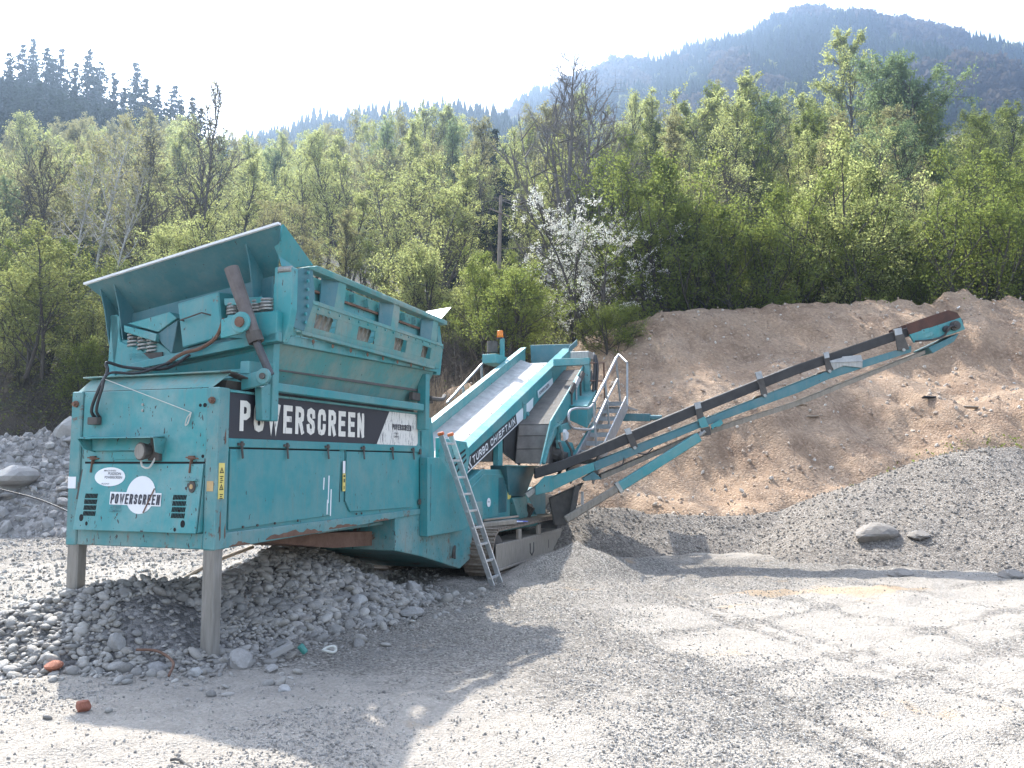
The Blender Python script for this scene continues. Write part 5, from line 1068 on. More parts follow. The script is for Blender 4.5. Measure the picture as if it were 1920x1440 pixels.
# ================================================================== trees
def leaf_mat(name, c1, c2, trans, tw=.5):
    m = bpy.data.materials.new(name); m.use_nodes = True; t = m.node_tree; t.nodes.clear()
    oi = t.nodes.new('ShaderNodeObjectInfo'); ge = t.nodes.new('ShaderNodeNewGeometry'); c = coords(t)
    f = mul(t, mul(t, oi.outputs['Random'], .45), mul(t, noise(t, c, .6, 3), .8), 'ADD')
    col = mixc(t, ramp(t, f, .3, .85), c1, c2)
    rnd = ge.outputs['Random Per Island'] if 'Random Per Island' in ge.outputs else oi.outputs['Random']
    col = mixc(t, mul(t, rnd, .35), col, tuple(x * 1.5 for x in c2))
    df = t.nodes.new('ShaderNodeBsdfDiffuse'); tr = t.nodes.new('ShaderNodeBsdfTranslucent'); mx = t.nodes.new('ShaderNodeMixShader'); ou = t.nodes.new('ShaderNodeOutputMaterial')
    t.links.new(col, df.inputs[0]); t.links.new(mixc(t, .65, col, trans), tr.inputs[0]); mx.inputs[0].default_value = tw
    t.links.new(df.outputs[0], mx.inputs[1]); t.links.new(tr.outputs[0], mx.inputs[2]); t.links.new(mx.outputs[0], ou.inputs[0]); return m
M_LFPALE = leaf_mat('pale_spring_leaf', (.18, .205, .08), (.24, .26, .115), (.48, .52, .19), .6)
M_LFGRN = leaf_mat('fresh_green_leaf', (.085, .115, .032), (.13, .16, .05), (.27, .32, .075), .5)
M_LFOLV = leaf_mat('budding_olive_leaf', (.165, .16, .08), (.215, .205, .105), (.38, .37, .16), .5)
M_LFBLU = leaf_mat('cool_green_leaf', (.09, .135, .07), (.14, .19, .10), (.26, .34, .14))
M_LFUND = leaf_mat('undergrowth_leaf', (.11, .125, .05), (.16, .175, .07), (.3, .33, .1))
M_NEEDLE = leaf_mat('spruce_needle', (.014, .024, .012), (.024, .038, .018), (.03, .05, .015), .2)
M_BLOSS = leaf_mat('white_blossom', (.55, .55, .5), (.7, .7, .66), (.6, .6, .5), .35)
M_BARK = rough_mat('grey_brown_bark', (.06, .05, .042), (.13, .115, .1), 8, .95, .6, .02, 0, (3, 3, .6))
M_BARKD = rough_mat('dark_bark', (.035, .03, .026), (.075, .065, .055), 8, .95, .6, .02, 0, (3, 3, .6))
M_BIRCH = rough_mat('white_birch_bark', (.2, .19, .18), (.6, .59, .56), 3, .85, .4, .01, 0, (2, 2, 3))
M_BARKL = rough_mat('pale_grey_bark', (.10, .09, .08), (.19, .175, .16), 8, .95, .6, .02, 0, (3, 3, .6))
M_TWIG = rough_mat('dry_twig', (.12, .10, .085), (.24, .2, .165), 4, .95, .2)
M_REED = rough_mat('dry_reed', (.24, .18, .12), (.4, .32, .23), 2, .95, .2)

def tubes_np(segs, sides):
    """segs: list of (p, q, r0, r1) -> joined tapered tubes"""
    P = np.array([s[0] for s in segs]); Q = np.array([s[1] for s in segs]); r0 = np.array([s[2] for s in segs]); r1 = np.array([s[3] for s in segs])
    d = Q - P; d /= np.maximum(np.linalg.norm(d, axis=1, keepdims=True), 1e-6)
    ref = np.where(np.abs(d[:, 2:3]) > .9, np.array([[1., 0, 0]]), np.array([[0, 0, 1.]]))
    x = np.cross(d, ref); x /= np.linalg.norm(x, axis=1, keepdims=True); y = np.cross(d, x)
    a = np.arange(sides) * 2 * np.pi / sides
    ring = x[:, None, :] * np.cos(a)[None, :, None] + y[:, None, :] * np.sin(a)[None, :, None]
    v = np.concatenate([P[:, None] + ring * r0[:, None, None], Q[:, None] + ring * r1[:, None, None]], 1)
    n = len(segs); base = (np.arange(n) * 2 * sides)[:, None, None]
    j = np.arange(sides); f = np.stack([j, (j + 1) % sides, (j + 1) % sides + sides, j + sides], -1)[None] + base
    return v.reshape(-1, 3), f.reshape(-1, 4)
def merge(parts):
    vs, fs, k = [], [], 0
    for v, f in parts: vs.append(v); fs.append(f + k); k += len(v)
    return np.concatenate(vs), np.concatenate(fs)
def quads(c, size, rng, flat=.0, stretch=1.6):
    n = len(c); a = rng.normal(size=(n, 3)); a[:, 2] *= 1 - flat; a /= np.linalg.norm(a, axis=1, keepdims=True)
    b = rng.normal(size=(n, 3)); b -= a * (a * b).sum(1, keepdims=True); b /= np.linalg.norm(b, axis=1, keepdims=True)
    s = size[:, None] if np.ndim(size) else size
    a = a * s * stretch * .5; b = b * s * .5
    v = np.stack([c - a, c + b, c + a, c - b], 1).reshape(-1, 3)
    return v, (np.arange(n)[:, None] * 4 + np.arange(4)[None])
def grow(seed, H=16, base=.3, spread=3.2, n1=26, n2=6, n3=4, leaves=9, lsize=.14, up=.75, trunks=1, r0=.15, lean=.3, droop=0, tw=1.0, scat=.09, splay=.25):
    """branching tree: returns (wood mesh data, leaf centres)"""
    rg = np.random.default_rng(seed); S6, S4, S3, L = [], [], [], []
    for tk in range(trunks):
        az = (tk + rg.uniform(-.3, .3)) * 6.28 / trunks; p = np.array([0., 0, 0]) + (rg.normal(0, .15, 3) * [1, 1, 0] if trunks > 1 else 0); d = np.array([math.cos(az) * splay * (trunks > 1) * rg.uniform(.5, 1.6), math.sin(az) * splay * (trunks > 1) * rg.uniform(.5, 1.6), 1.]); pts = [p]; Ht = H * rg.uniform(.75, 1) if trunks > 1 else H; ns = 11
        for i in range(ns):
            d = d + rg.normal(0, .05, 3) * lean * 3; d[2] = abs(d[2]) + .06; d /= np.linalg.norm(d); p = p + d * Ht / ns; pts.append(p)
        pts = np.array(pts)
        rad = lambda t: r0 * (1 - t) ** .85 + .012
        for i in range(ns): S6.append((pts[i], pts[i + 1], rad(i / ns), rad((i + 1) / ns)))
        for k in range(n1 // trunks):
            t = base + (1 - base) * ((k + rg.uniform(0, 1)) / (n1 // trunks)) ** .9 * .98; i = min(int(t * ns), ns - 1); q = pts[i] + (pts[i + 1] - pts[i]) * (t * ns - i)
            prof = math.sin(min(1, (1 - t) / (1 - base) * 1.0 + .12) * 1.75) ** .8
            ln = spread * max(.42, prof) * rg.uniform(.7, 1.2); a = rg.uniform(0, 6.28); el = min(1.35, up * rg.uniform(.7, 1.25) * (1 + .45 * t * t))
            d = np.array([math.cos(a) * math.cos(el), math.sin(a) * math.cos(el), math.sin(el)]); r = rad(t) * .5 + .008; bp_ = [q]
            for j in range(4):
                d = d + rg.normal(0, .13, 3) + np.array([0, 0, .10 - droop * .16 * j]); d /= np.linalg.norm(d); bp_.append(bp_[-1] + d * ln / 4)
                S4.append((bp_[-2], bp_[-1], r * (1 - j / 4.6), r * (1 - (j + 1) / 4.6)))
            for m_ in range(n2):
                tt = .25 + .75 * (m_ + rg.uniform(0, 1)) / n2; j = min(3, int(tt * 4)); q2 = bp_[j] + (bp_[j + 1] - bp_[j]) * (tt * 4 - j)
                d2 = d + rg.normal(0, .75, 3) + np.array([0, 0, .15 - droop * .5]); d2 /= np.linalg.norm(d2); l2 = ln * .42 * rg.uniform(.6, 1.2) * (1.15 - .4 * tt)
                e2 = q2 + d2 * l2; S3.append((q2, e2, (r * .38 + .004) * tw, .005 * tw))
                for o_ in range(n3):
                    t3 = .3 + .7 * rg.uniform(); q3 = q2 + d2 * l2 * t3; d3 = d2 + rg.normal(0, .7, 3) + np.array([0, 0, -droop * .4]); d3 /= np.linalg.norm(d3); l3 = l2 * .5 * rg.uniform(.5, 1.2); e3 = q3 + d3 * l3
                    S3.append((q3, e3, .006 * tw, .003 * tw))
                    for _ in range(leaves): L.append(q3 + (e3 - q3) * rg.uniform(.1, 1.1) + rg.normal(0, scat, 3))
    wood = merge([tubes_np(S6, 6), tubes_np(S4, 4), tubes_np(S3, 3)]) if S4 else tubes_np(S6, 6)
    return wood, np.array(L) if L else np.zeros((0, 3)), rg
def proto(seed, mats, name='crown', lsize=.14, **kw):
    wood, L, rg = grow(seed, lsize=lsize, **kw); wm = np_mesh('trunk', *wood, 4); wm.materials.append(mats[0])
    wm.polygons.foreach_set('use_smooth', [True] * len(wm.polygons)); cm = None
    if len(L): v, f = quads(L, lsize * rg.uniform(.6, 1.3, len(L)), rg); cm = np_mesh(name, v, f, 4); cm.materials.append(mats[1])
    return wm, cm
def plant(name, meshes, x, y, s, rz, label, cat='tree', group=None, z=None, sz=1, tint=None, zf=None, part2='crown'):
    z = float((zf or z_hill)(np.array([x]), np.array([y]))[0]) if z is None else z
    o = empty(name, (x, y, z - .1), rz); o.scale = (s, s, s * sz); tag(o, label, cat, group)
    link('trunk', meshes[0], None, o)
    if meshes[1] is not None:
        me = meshes[1]
        if tint is not None:
            key = (me.name, tint.name)
            if key not in TINTS: t_ = me.copy(); t_.materials.clear(); t_.materials.append(tint); TINTS[key] = t_
            me = TINTS[key]
        link(part2, me, None, o)
    return o
TINTS = {}
BL = [proto(11, (M_BARKD, M_LFPALE), H=16, base=.40, spread=2.8, n1=30, up=.9, r0=.13, leaves=13, lsize=.06, tw=1.5),
      proto(12, (M_BARKD, M_LFPALE), H=17, base=.45, spread=2.4, n1=28, up=1.0, r0=.11, leaves=13, lsize=.06, tw=1.5),
      proto(13, (M_BARK, M_LFPALE), H=15, base=.34, spread=3.3, n1=34, up=.8, r0=.14, leaves=13, lsize=.06, tw=1.5, trunks=2),
      proto(14, (M_BARKD, M_LFPALE), H=18, base=.5, spread=2.8, n1=28, up=.95, r0=.12, leaves=12, lsize=.06, tw=1.5),
      proto(15, (M_BARK, M_LFPALE), H=16, base=.34, spread=3.2, n1=36, up=.85, r0=.13, leaves=13, lsize=.06, tw=1.5, trunks=3)]
BARE = proto(31, (M_BARKL, M_LFPALE), H=19, base=.16, spread=6.0, n1=48, n2=10, n3=7, up=.95, r0=.24, leaves=0, trunks=4, lean=.25, tw=1.7, splay=.17)
BARES = proto(32, (M_BARK, M_LFOLV), H=16, base=.3, spread=3.6, n1=34, n2=9, n3=6, up=.9, r0=.15, leaves=1, lsize=.08, tw=2.0)
BIRCH = proto(33, (M_BIRCH, M_LFOLV), H=16, base=.42, spread=2.6, n1=26, n2=7, n3=4, up=.8, r0=.13, leaves=4, lsize=.08, tw=1.6)
TALL = proto(34, (M_BARK, M_LFPALE), H=18, base=.3, spread=4.2, n1=36, n2=8, n3=5, up=.9, r0=.2, leaves=26, lsize=.072, trunks=2, splay=.15, tw=1.4)
ROUND = proto(35, (M_BARK, M_LFBLU), H=14, base=.28, spread=4.6, n1=38, n2=8, n3=5, up=.7, r0=.2, leaves=24, lsize=.072)
SHR = [proto(41, (M_BARKD, M_LFGRN), H=4.0, base=.08, spread=1.9, n1=30, n2=6, n3=4, up=.75, r0=.04, leaves=26, lsize=.036, trunks=4),
       proto(42, (M_BARKD, M_LFGRN), H=5.5, base=.06, spread=2.2, n1=32, n2=6, n3=4, up=.7, r0=.05, leaves=26, lsize=.04, trunks=3),
       proto(43, (M_BARKD, M_LFPALE), H=4.5, base=.08, spread=2.0, n1=28, n2=6, n3=4, up=.8, r0=.045, leaves=20, lsize=.036, trunks=4)]
def conifer(seed, H=20, rb=2.6, layers=34, per=12, base=.05):
    rg = np.random.default_rng(seed); L = []; sz = []
    S = [(np.array([0, 0, 0.]), np.array([0, 0, H * .5]), .22, .13), (np.array([0, 0, H * .5]), np.array([0, 0, H]), .13, .01)]
    for i in range(layers):
        t = base + (1 - base) * (i / layers); z = H * t; r = rb * (1 - t) ** .95 * rg.uniform(.6, 1.3) + .06
        for k in range(max(4, int(per * (1 - t * .5)))):
            a = rg.uniform(0, 6.28); ln = r * rg.uniform(.6, 1.15); dr = -.32 * ln
            e = np.array([math.cos(a) * ln, math.sin(a) * ln, z + dr]); S.append((np.array([0, 0, z]), e, .03, .006))
            for _ in range(int(5 + ln * 7)):
                f = rg.uniform(.15, 1.05); c = np.array([math.cos(a) * ln * f, math.sin(a) * ln * f, z + dr * f * f]) + rg.normal(0, .10 + .10 * ln * .3, 3); L.append(c); sz.append((.20 + .32 * (1 - t)) * rg.uniform(.6, 1.3))
    v, f = quads(np.array(L), np.array(sz), rg, .3, 2.0); cm = np_mesh('crown', v, f, 4); cm.materials.append(M_NEEDLE)
    wv, wf = tubes_np(S, 4); wm = np_mesh('trunk', wv, wf, 4); wm.materials.append(M_BARKD); return wm, cm
SPR = [conifer(51, 20, 5.2), conifer(52, 20, 6.0, 32, 13), conifer(53, 20, 4.4, 36)]

def topz(px, q, Y): return 1.75 + (866 - q) / 1600 * Y
def gh(x, y): return float(z_hill(np.array([x]), np.array([y]))[0])
SKY_P = [(-500, 150), (0, 225), (100, 212), (200, 205), (300, 205), (400, 238), (500, 246), (600, 218), (700, 196), (800, 186), (880, 200), (930, 300), (1000, 190), (1100, 160), (1200, 185), (1270, 140), (1400, 122), (1480, 165), (1600, 170), (1700, 170), (1780, 160), (1850, 192), (1920, 190), (2500, 170)]
sx_, sy_ = np.array([p[0] for p in SKY_P]), np.array([p[1] for p in SKY_P])
HP = [16, 17, 15, 18, 16]
rows = [(34.5, 2.9, 170, 1.0, 0), (38.5, 2.5, 90, .9, 1), (44, 2.5, 45, .8, 2), (50, 2.4, 12, .7, 3), (56, 2.4, 2, .6, 4), (63, 2.6, 0, .6, 5)]
rgt = random.Random(5)
MARKS = [(60, 'at the left edge'), (180, 'behind the birches at left'), (330, 'behind the low left end of the hopper wing'), (450, 'behind the middle of the hopper wing'), (560, 'behind the raised tip of the hopper wing'), (680, 'above the ladder-like side of the grid'), (800, 'above the far end of the grid'), (905, 'above the orange beacon'), (1000, 'left of the blossom tree'), (1130, 'behind the blossom tree'), (1250, 'right of the blossom tree'), (1370, 'above the left shoulder of the brown bank'), (1490, 'above the middle of the brown bank'), (1620, 'under the tallest yellow-green tree'), (1720, 'under the round cool green tree'), (1830, 'above the conveyor head'), (9999, 'at the right edge')]
def mark(p): return next(t_ for m_, t_ in MARKS if p < m_)
names = {M_LFPALE.name: 'pale yellow-green', M_LFGRN.name: 'fresh green', M_LFOLV.name: 'brownish budding', M_LFBLU.name: 'cool green'}
for (Y, stp, low, dens, ri) in rows:
    x = -Y * .78
    while x < Y * .78:
        xx, yy = x + rgt.uniform(-1, 1) * stp * .4, Y + rgt.uniform(-1, 1) * 2.2
        px_ = 960 + xx / yy * 1600; q = float(np.interp(px_, sx_, sy_)) + low * rgt.uniform(.5, 1.5) + rgt.uniform(-4, 16)
        if ri == 0 and rgt.random() < .25: x += stp; continue
        if 898 < px_ < 950: x += stp * .5; continue
        h = topz(px_, q, yy) - gh(xx, yy); k = rgt.randrange(5)
        if h < 4.5: x += stp; continue
        s = h / (HP[k] * 1.02)
        # the right of the wood is greener, the left and the upper crowns paler
        pr = min(1, max(0, (px_ - 900) / 700)); rr_ = rgt.random()
        tint = M_LFOLV if rr_ < .2 else (M_LFGRN if rr_ < .2 + .45 * pr else (M_LFBLU if rr_ > .93 else M_LFPALE))
        wid = min(1.5, max(.75, 1 / max(s, .3) ** .45))
        front = 'at the wood edge' if ri == 0 else ('amid the wood' if ri < 3 else 'deep in the wood')
        o = plant('broadleaf_tree', BL[k], xx, yy, s * wid, rgt.uniform(0, 6.28), '%s tree %s %s' % (names[tint.name], front, mark(px_)), 'tree', '%s trees %s %s' % (names[tint.name], front, mark(px_)), sz=1 / wid, tint=tint)
        x += stp * rgt.uniform(.8, 1.25)
# trees that stand out
def at(px_, Y): return (px_ - 960) / 1600 * Y
def stand(name, meshes, px_, Y, q, Hm, label, rz=0, wid=1.0, tint=None, cat='tree'):
    x = at(px_, Y); h = topz(px_, q, Y) - gh(x, Y); s = h / Hm
    return plant(name, meshes, x, Y, s * wid, rz, label, cat, sz=1 / wid, tint=tint)
stand('bare_tree', BARE, 1085, 33.5, 65, 18.5, 'tallest bare tree with many spreading grey branches behind the white blossom', .6, 1.0)
stand('bare_tree', BARES, 350, 34, 140, 16, 'thin bare tree with forked top rising above the wood at left', 1.0, .8)
stand('bare_tree', BARES, 245, 33, 235, 16, 'leafless many-twigged tree among the birches at left', 2.0, 1.1)
stand('bare_tree', BARES, 75, 32.5, 260, 16, 'dark bare tree near the left edge of the wood', 3.0, 1.1)
stand('bare_tree', BARES, 1400, 33.5, 290, 16, 'dark-limbed tree with low forking branches above the brown bank', 4.0, 1.2, M_LFPALE)
for px_, q, lb in ((120, 260, 'leftmost of the slim white-trunked birches'), (158, 205, 'white-trunked birch left of the hopper wing with the brightest bark'), (190, 270, 'white-trunked birch nearest the hopper wing')):
    stand('birch_tree', BIRCH, px_, 31.5, q, 16, lb, px_, .9)
stand('broadleaf_tree', TALL, 1580, 62, 66, 17.5, 'tall yellow-green tree rising above all others before the mountain', .3, 1.0, M_LFPALE)
stand('broadleaf_tree', ROUND, 1705, 55, 140, 13.5, 'broad cool green round-crowned tree right of the tallest yellow-green tree', .3, 1.05)
stand('broadleaf_tree', TALL, 1390, 52, 125, 17.5, 'broad light olive tree left of the tallest yellow-green tree', 2.0, 1.2, M_LFPALE)
stand('spruce_tree', SPR[1], 925, 62, 215, 20, 'dark spruce in the gap of the wood behind the machine', .2, 1.1)
stand('spruce_tree', SPR[0], 905, 66, 250, 20, 'dark spruce just left of the gap spruce', 1.2, 1.1)
stand('spruce_tree', SPR[2], 948, 58, 300, 20, 'smaller dark spruce just right of the gap spruce', 2.2, 1.2)
# spruces along the ridge at upper left, tall and close together
sp_top = [(-60, 60), (5, 72), (25, 62), (52, 78), (82, 82), (110, 110), (136, 84), (160, 108), (186, 130), (228, 108), (246, 140), (272, 155), (304, 155), (318, 185), (340, 180), (358, 205), (-110, 70), (-20, 90), (65, 100), (150, 120), (205, 160), (262, 185), (290, 190)]
for k, (px_, q) in enumerate(sp_top):
    q -= 26
    Y = 96 + (k * 7) % 17; x = at(px_, Y); h = max(17, topz(px_, q, Y) - gh(x, Y)); s = min(h, 30) / 20
    lb = 'dark spruce on the hazy left ridge, ' + ('nearest the left edge' if px_ < 60 else 'above the birches' if px_ < 200 else 'left of the thin forked bare tree' if px_ < 290 else 'beside the thin forked bare tree')
    o = plant('spruce_tree', SPR[k % 3], x, Y, s, k * 1.3, lb, 'tree', 'spruces ' + lb[12:], z=topz(px_, q, Y) - s * 20)
# shrubs and low growth along the foot of the wood
sk = 0
for k in range(58):
    px_ = -40 + k * 35 + rgt.uniform(-16, 16); Y = rgt.uniform(28.5, 33.5) if px_ > 1050 else rgt.uniform(27.5, 33)
    if 540 < px_ < 860 and k % 3: continue
    if 1000 < px_ < 1235 and Y < 31.5: continue
    s = rgt.uniform(.7, 1.35) * (1.15 if px_ > 1100 else .85)
    side = 'low in the wood ' + mark(px_)
    tint = M_LFGRN if rgt.random() < (.7 if px_ > 1050 else .15) else M_LFPALE
    plant('leafy_shrub', SHR[k % 3], at(px_, Y), Y, s, rgt.uniform(0, 6.28), ('green' if tint is M_LFGRN else 'pale') + ' shrub ' + side, 'shrub', ('green' if tint is M_LFGRN else 'pale') + ' shrubs ' + side, tint=tint)
def shrub(px_, Y, q, H_, k, lb, tint=None, wid=1.0):
    x = at(px_, Y); h = H_; plant('leafy_shrub', SHR[k], x, Y, h / (4.0, 5.5, 4.5)[k] * wid, k + px_, lb, 'shrub', z=topz(px_, q, Y) - h, sz=1 / wid, tint=tint)
shrub(960, 25.5, 500, 3.4, 0, 'rounded bright green bush directly below the white blossom tree', M_LFGRN, 1.35)
shrub(910, 27, 470, 3.2, 1, 'looser green bush left of the rounded bright bush', M_LFGRN, 1.2)
shrub(1150, 25.6, 560, 2.2, 0, 'low dark green bush below the blossom tree', M_LFGRN, 1.3)
shrub(698, 37, 455, 5.5, 1, 'pale bush between the trunks above the ladder-like side of the grid', M_LFPALE, 1.2)
shrub(325, 27.5, 408, 3.6, 2, 'pale dome-shaped bush above the hopper wing', M_LFPALE, 1.1)
shrub(1240, 29, 330, 5.5, 1, 'tall green thicket right of the blossom tree', M_LFGRN, 1.3)
shrub(60, 26.5, 450, 4.2, 1, 'broad bush on the slope at the left edge', M_LFUND, 1.4)
# blossom tree: arching sprays covered in white flowers
bw_, bl_, brg = grow(61, H=5.6, base=.25, spread=3.0, n1=36, n2=6, n3=4, leaves=19, up=.55, trunks=4, r0=.06, lean=.5, scat=.022)
bl_ = bl_ + brg.normal(0, .02, bl_.shape)
v_, f_ = quads(bl_, 0.036 * brg.uniform(.7, 1.4, len(bl_)), brg, 0, 1.1); bcm = np_mesh('blossom', v_, f_, 4); bcm.materials.append(M_BLOSS)
bwm = np_mesh('trunk', *bw_, 4); bwm.materials.append(M_BARKD)
bx = at(1105, 27.0); plant('blossom_tree', (bwm, bcm), bx, 27.0, .93, .4, 'small tree covered in white blossom in front of the tallest bare tree', 'tree', z=topz(1105, 350, 27.0) - 6.0, part2='blossom', sz=1.0)
# broken pole in the wood
b = MB(); b.tube([(0, 0, 0), (.1, .1, 4.4)], .09, 7, .06); b.beam((-.3, 0, 3.9), (.4, 0, 3.6), .05, .05); o = b.build('broken_pole', M_TWIG, None); o.location = (at(933, 30), 30, topz(933, 355, 30) - 4.4); tag(o, 'bare broken pole standing left of the blossom tree', 'pole')

# ---- brushwood, dry reeds and low green on the slope (nobody could count it)
def sticks(name, n, fx, zf, lmin, lmax, r, mat, label, upr=.25):
    rg = np.random.default_rng(len(name) + n); x, y = fx(rg, n); z = zf(x, y); d = rg.normal(size=(n, 3)); d[:, 2] = np.abs(d[:, 2]) * upr; d /= np.linalg.norm(d, axis=1, keepdims=True)
    ln = rg.uniform(lmin, lmax, n); p = np.stack([x, y, z + rg.uniform(0, .25, n)], -1); q = p + d * ln[:, None]
    v, f = tubes_np([(p[i], q[i], r * rg.uniform(.6, 1.6), r * .4) for i in range(n)], 3); o = link(name, np_mesh(name, v, f, 4), mat); tag(o, label, kind='stuff')
sticks('brushwood', 9000, lambda rg, n: (rg.uniform(-11, 1.5, n), 24.5 + 8 * rg.random(n)), z_hill, .5, 2.6, .014, M_TWIG, 'dead branches piled on the slope behind the machine', .35)
sticks('undergrowth_twigs', 5200, lambda rg, n: (rg.uniform(-26, 26, n), 24.5 + 12 * rg.random(n)), z_hill, .6, 2.4, .012, M_BARK, 'bare undergrowth twigs on the forest floor', .9)
sticks('dry_reeds', 3600, lambda rg, n: (rg.uniform(-3.2, .6, n), 23.2 + 3.2 * rg.random(n)), z_hill, 1.0, 2.2, .010, M_REED, 'tall dry reeds behind the inclined belt', 3.5)

xg = np.random.default_rng(79).uniform(7.6, 12.5, 5000); yg = 18.9 + np.random.default_rng(80).normal(0, .45, 5000); kg = fbm(xg, yg, .8, 3, s=98) > .0; xg, yg = xg[kg], yg[kg]
vg, fg = quads(np.stack([xg, yg, np.maximum(z_grav(xg, yg), z_soil(xg, yg)) + .05], -1), .045 * np.random.default_rng(81).uniform(.5, 1.3, len(xg)), np.random.default_rng(82))
tag(link('weed_patch', np_mesh('weed_patch', vg, fg, 4), M_LFGRN), 'thin green weeds along the seam between gravel and soil', kind='stuff')
rgb = np.random.default_rng(77); n = 240000
x = rgb.uniform(-32, 32, n); y = 25 + 20 * rgb.random(n); k = (fbm(x, y, .25, 3, s=99) > np.where(x > 2, -.25, .0)) & ((y > 31) | (rgb.random(n) < .4)); x, y = x[k], y[k]
v_, f_ = quads(np.stack([x, y, z_hill(x, y) + rgb.uniform(0, 1.0, len(x)) * rgb.random(len(x)) * np.where(y > 31, 2.4, .9)], -1), .062 * rgb.uniform(.5, 1.3, len(x)), rgb)
tag(link('low_undergrowth', np_mesh('low_undergrowth', v_, f_, 4), M_LFUND), 'low green undergrowth on the forest floor', kind='stuff')
# dense wood deep behind the front rows, reads as one mass
rgd = np.random.default_rng(78); n = 520; Yb = rgd.uniform(64, 120, n); xb = rgd.uniform(-.75, .75, n) * Yb
keep = ~((xb / Yb < -.30) & (Yb > 85)) & ~((xb / Yb > -.042) & (xb / Yb < -.004)); xb, Yb = xb[keep], Yb[keep]; n = len(xb); zb_ = z_hill(xb, Yb)
pxs = 960 + xb / Yb * 1600; lim = 1.75 + (866 - np.interp(pxs, sx_, sy_) - 20) / 1600 * Yb - zb_; sc_ = np.clip(np.minimum(lim, 17) / 16.5, .12, 1.1)
lowp = []
for i, (bl, mt) in enumerate(zip(BL[:3], (M_LFPALE, M_LFOLV, M_LFGRN))):
    me = bl[1].copy(); me.materials.clear(); me.materials.append(mt); lowp.append((me, mt))
scatter('deep_wood_crowns', np.stack([xb, Yb, zb_], -1), np.stack([xb * 0, xb * 0, rgd.uniform(0, 6.28, n)], -1), np.repeat(sc_[:, None], 3, 1), rgd.integers(0, 3, n), lowp, 'crowns of the deep wood behind')

# ---- far forest on the mountain and the middle ridge: small conifers and broadleaf clumps
def small_conifer(seed):
    rg = np.random.default_rng(seed); v, f = [], []
    for l in range(5):
        z0 = l * .17 + .05; r = .21 * (1 - l / 5.6); n = 8; k = len(v)
        v += [(r * rg.uniform(.7, 1.2) * math.cos(a), r * rg.uniform(.7, 1.2) * math.sin(a), z0 + rg.uniform(-.03, .03)) for a in np.arange(n) * 6.283 / n] + [(0, 0, z0 + .32)]
        f += [(k + i, k + (i + 1) % n, k + n) for i in range(n)]
    return np_mesh('far_conifer', np.array(v), np.array(f), 3)
def small_round(seed):
    rg = np.random.default_rng(seed); c = rg.normal(0, 1, (90, 3)); c /= np.linalg.norm(c, axis=1, keepdims=True); c *= rg.uniform(.5, 1, (90, 1)) * .34; c[:, 2] = c[:, 2] * 1.2 + .55
    v, f = quads(c, .2 * rg.uniform(.6, 1.3, 90), rg); return np_mesh('far_broadleaf', v, f, 4)
M_FARB = leaf_mat('far_bare_wood', (.075, .06, .05), (.10, .085, .065), (.10, .08, .06), .3)
M_FARG = leaf_mat('far_spring_wood', (.13, .14, .05), (.17, .18, .06), (.2, .22, .06), .3)
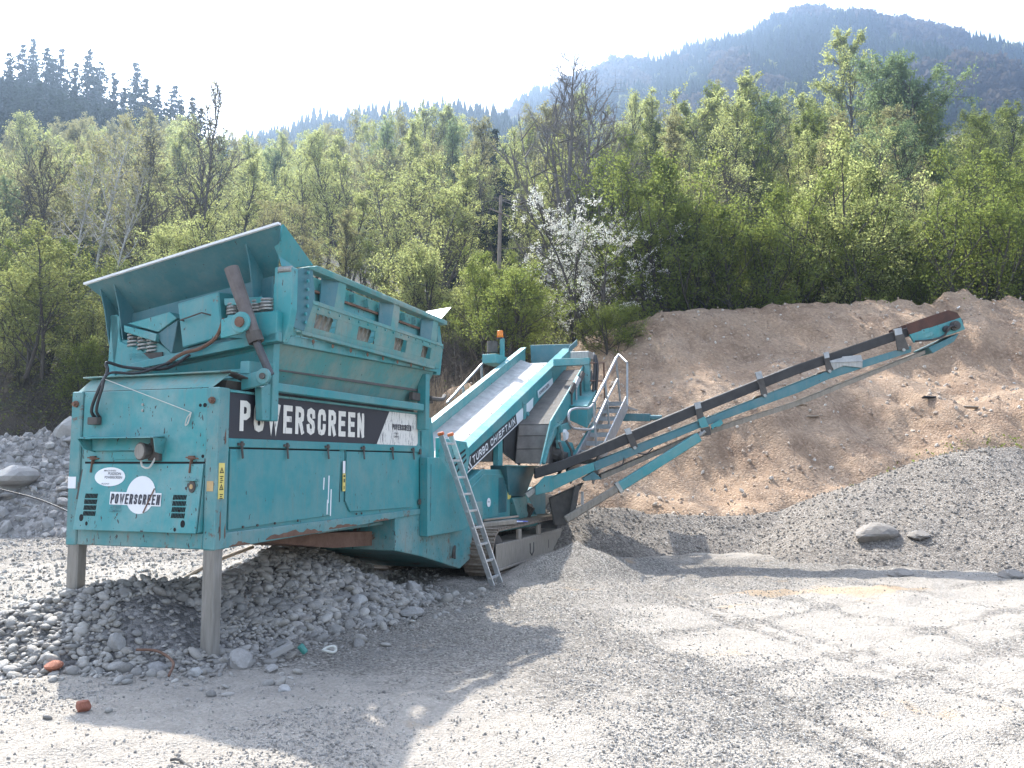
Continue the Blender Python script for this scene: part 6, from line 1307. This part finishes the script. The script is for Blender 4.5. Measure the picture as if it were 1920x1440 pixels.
def far(name, n, fx, zf, h0, h1, label, mixr):
    rg = np.random.default_rng(n); x, y = fx(rg, n); z = zf(x, y); k = z > 20; x, y, z = x[k], y[k], z[k]; n = len(x); h = rg.uniform(h0, h1, n)
    pt = fbm(x, y, .02, 4, .6, s=88); pick = rg.integers(0, 2, n); pick = np.where((pt > .12) & (rg.random(n) < mixr), 2, pick); pick = np.where((rg.random(n) < .012 * (mixr > 0)), 3, pick)
    cliff = fbm(x, y, .03, 3, s=89) > .42; k = ~(cliff & (rg.random(n) < .8 * (mixr > 0))); x, y, z, h, pick = x[k], y[k], z[k], h[k], pick[k]; n = len(x)
    scatter(name, np.stack([x, y, z - .5], -1), np.stack([x * 0, x * 0, rg.uniform(0, 6.28, n)], -1), np.stack([h, h, h * rg.uniform(.8, 1.2, n)], -1), pick,
            [(small_conifer(1), M_NEEDLE), (small_conifer(2), M_NEEDLE), (small_round(3), M_FARB), (small_round(4), M_FARG)], label)
far('mountain_forest', 17000, lambda rg, n: (rg.uniform(-110, 340, n), rg.uniform(250, 462, n)), z_mtn, 5.5, 9.5, 'conifer forest covering the mountain', .8)
far('ridge_forest', 2600, lambda rg, n: (rg.uniform(-130, 30, n), rg.uniform(205, 268, n)), z_rdg, 6, 9, 'conifer forest on the middle ridge', 0)
rgs = np.random.default_rng(5); n = 1500; ys_ = rgs.uniform(86, 150, n); pxf = rgs.uniform(-250, 470, n); xs_ = (pxf - 960) / 1600 * ys_; zf_ = z_hill(xs_, ys_)
qs = np.interp(pxf, [-250, -110, 0, 50, 110, 186, 246, 304, 358, 420, 480], [80, 80, 90, 100, 128, 150, 160, 178, 215, 238, 262]) + 26 + 60 * rgs.random(n)
hh_ = np.minimum(1.75 + (866 - qs) / 1600 * ys_ - zf_, 20); k = hh_ > 6
scatter('ridge_spruce_mass', np.stack([xs_[k], ys_[k], zf_[k]], -1), np.stack([xs_[k] * 0, xs_[k] * 0, rgs.uniform(0, 6, k.sum())], -1), np.repeat((hh_[k] / 20)[:, None], 3, 1), rgs.integers(0, 3, k.sum()), [(p_[1].copy(), M_NEEDLE) for p_ in SPR], 'dense spruces filling the hazy ridge at upper left')

# ================================================================== haze: one box of thin even air round everything
hm = bpy.data.materials.new('haze_air'); hm.use_nodes = True; t = hm.node_tree; t.nodes.clear()
pv = t.nodes.new('ShaderNodeVolumePrincipled'); pv.inputs['Color'].default_value = (.50, .70, 1.0, 1); pv.inputs['Density'].default_value = .00105; pv.inputs['Anisotropy'].default_value = .85
ou = t.nodes.new('ShaderNodeOutputMaterial'); t.links.new(pv.outputs[0], ou.inputs['Volume'])
b = MB(); b.box((-420, -60, -6), (440, 560, 275)); hzo = b.build('haze', hm, None); tag(hzo, 'thin bluish haze over the valley', kind='stuff')
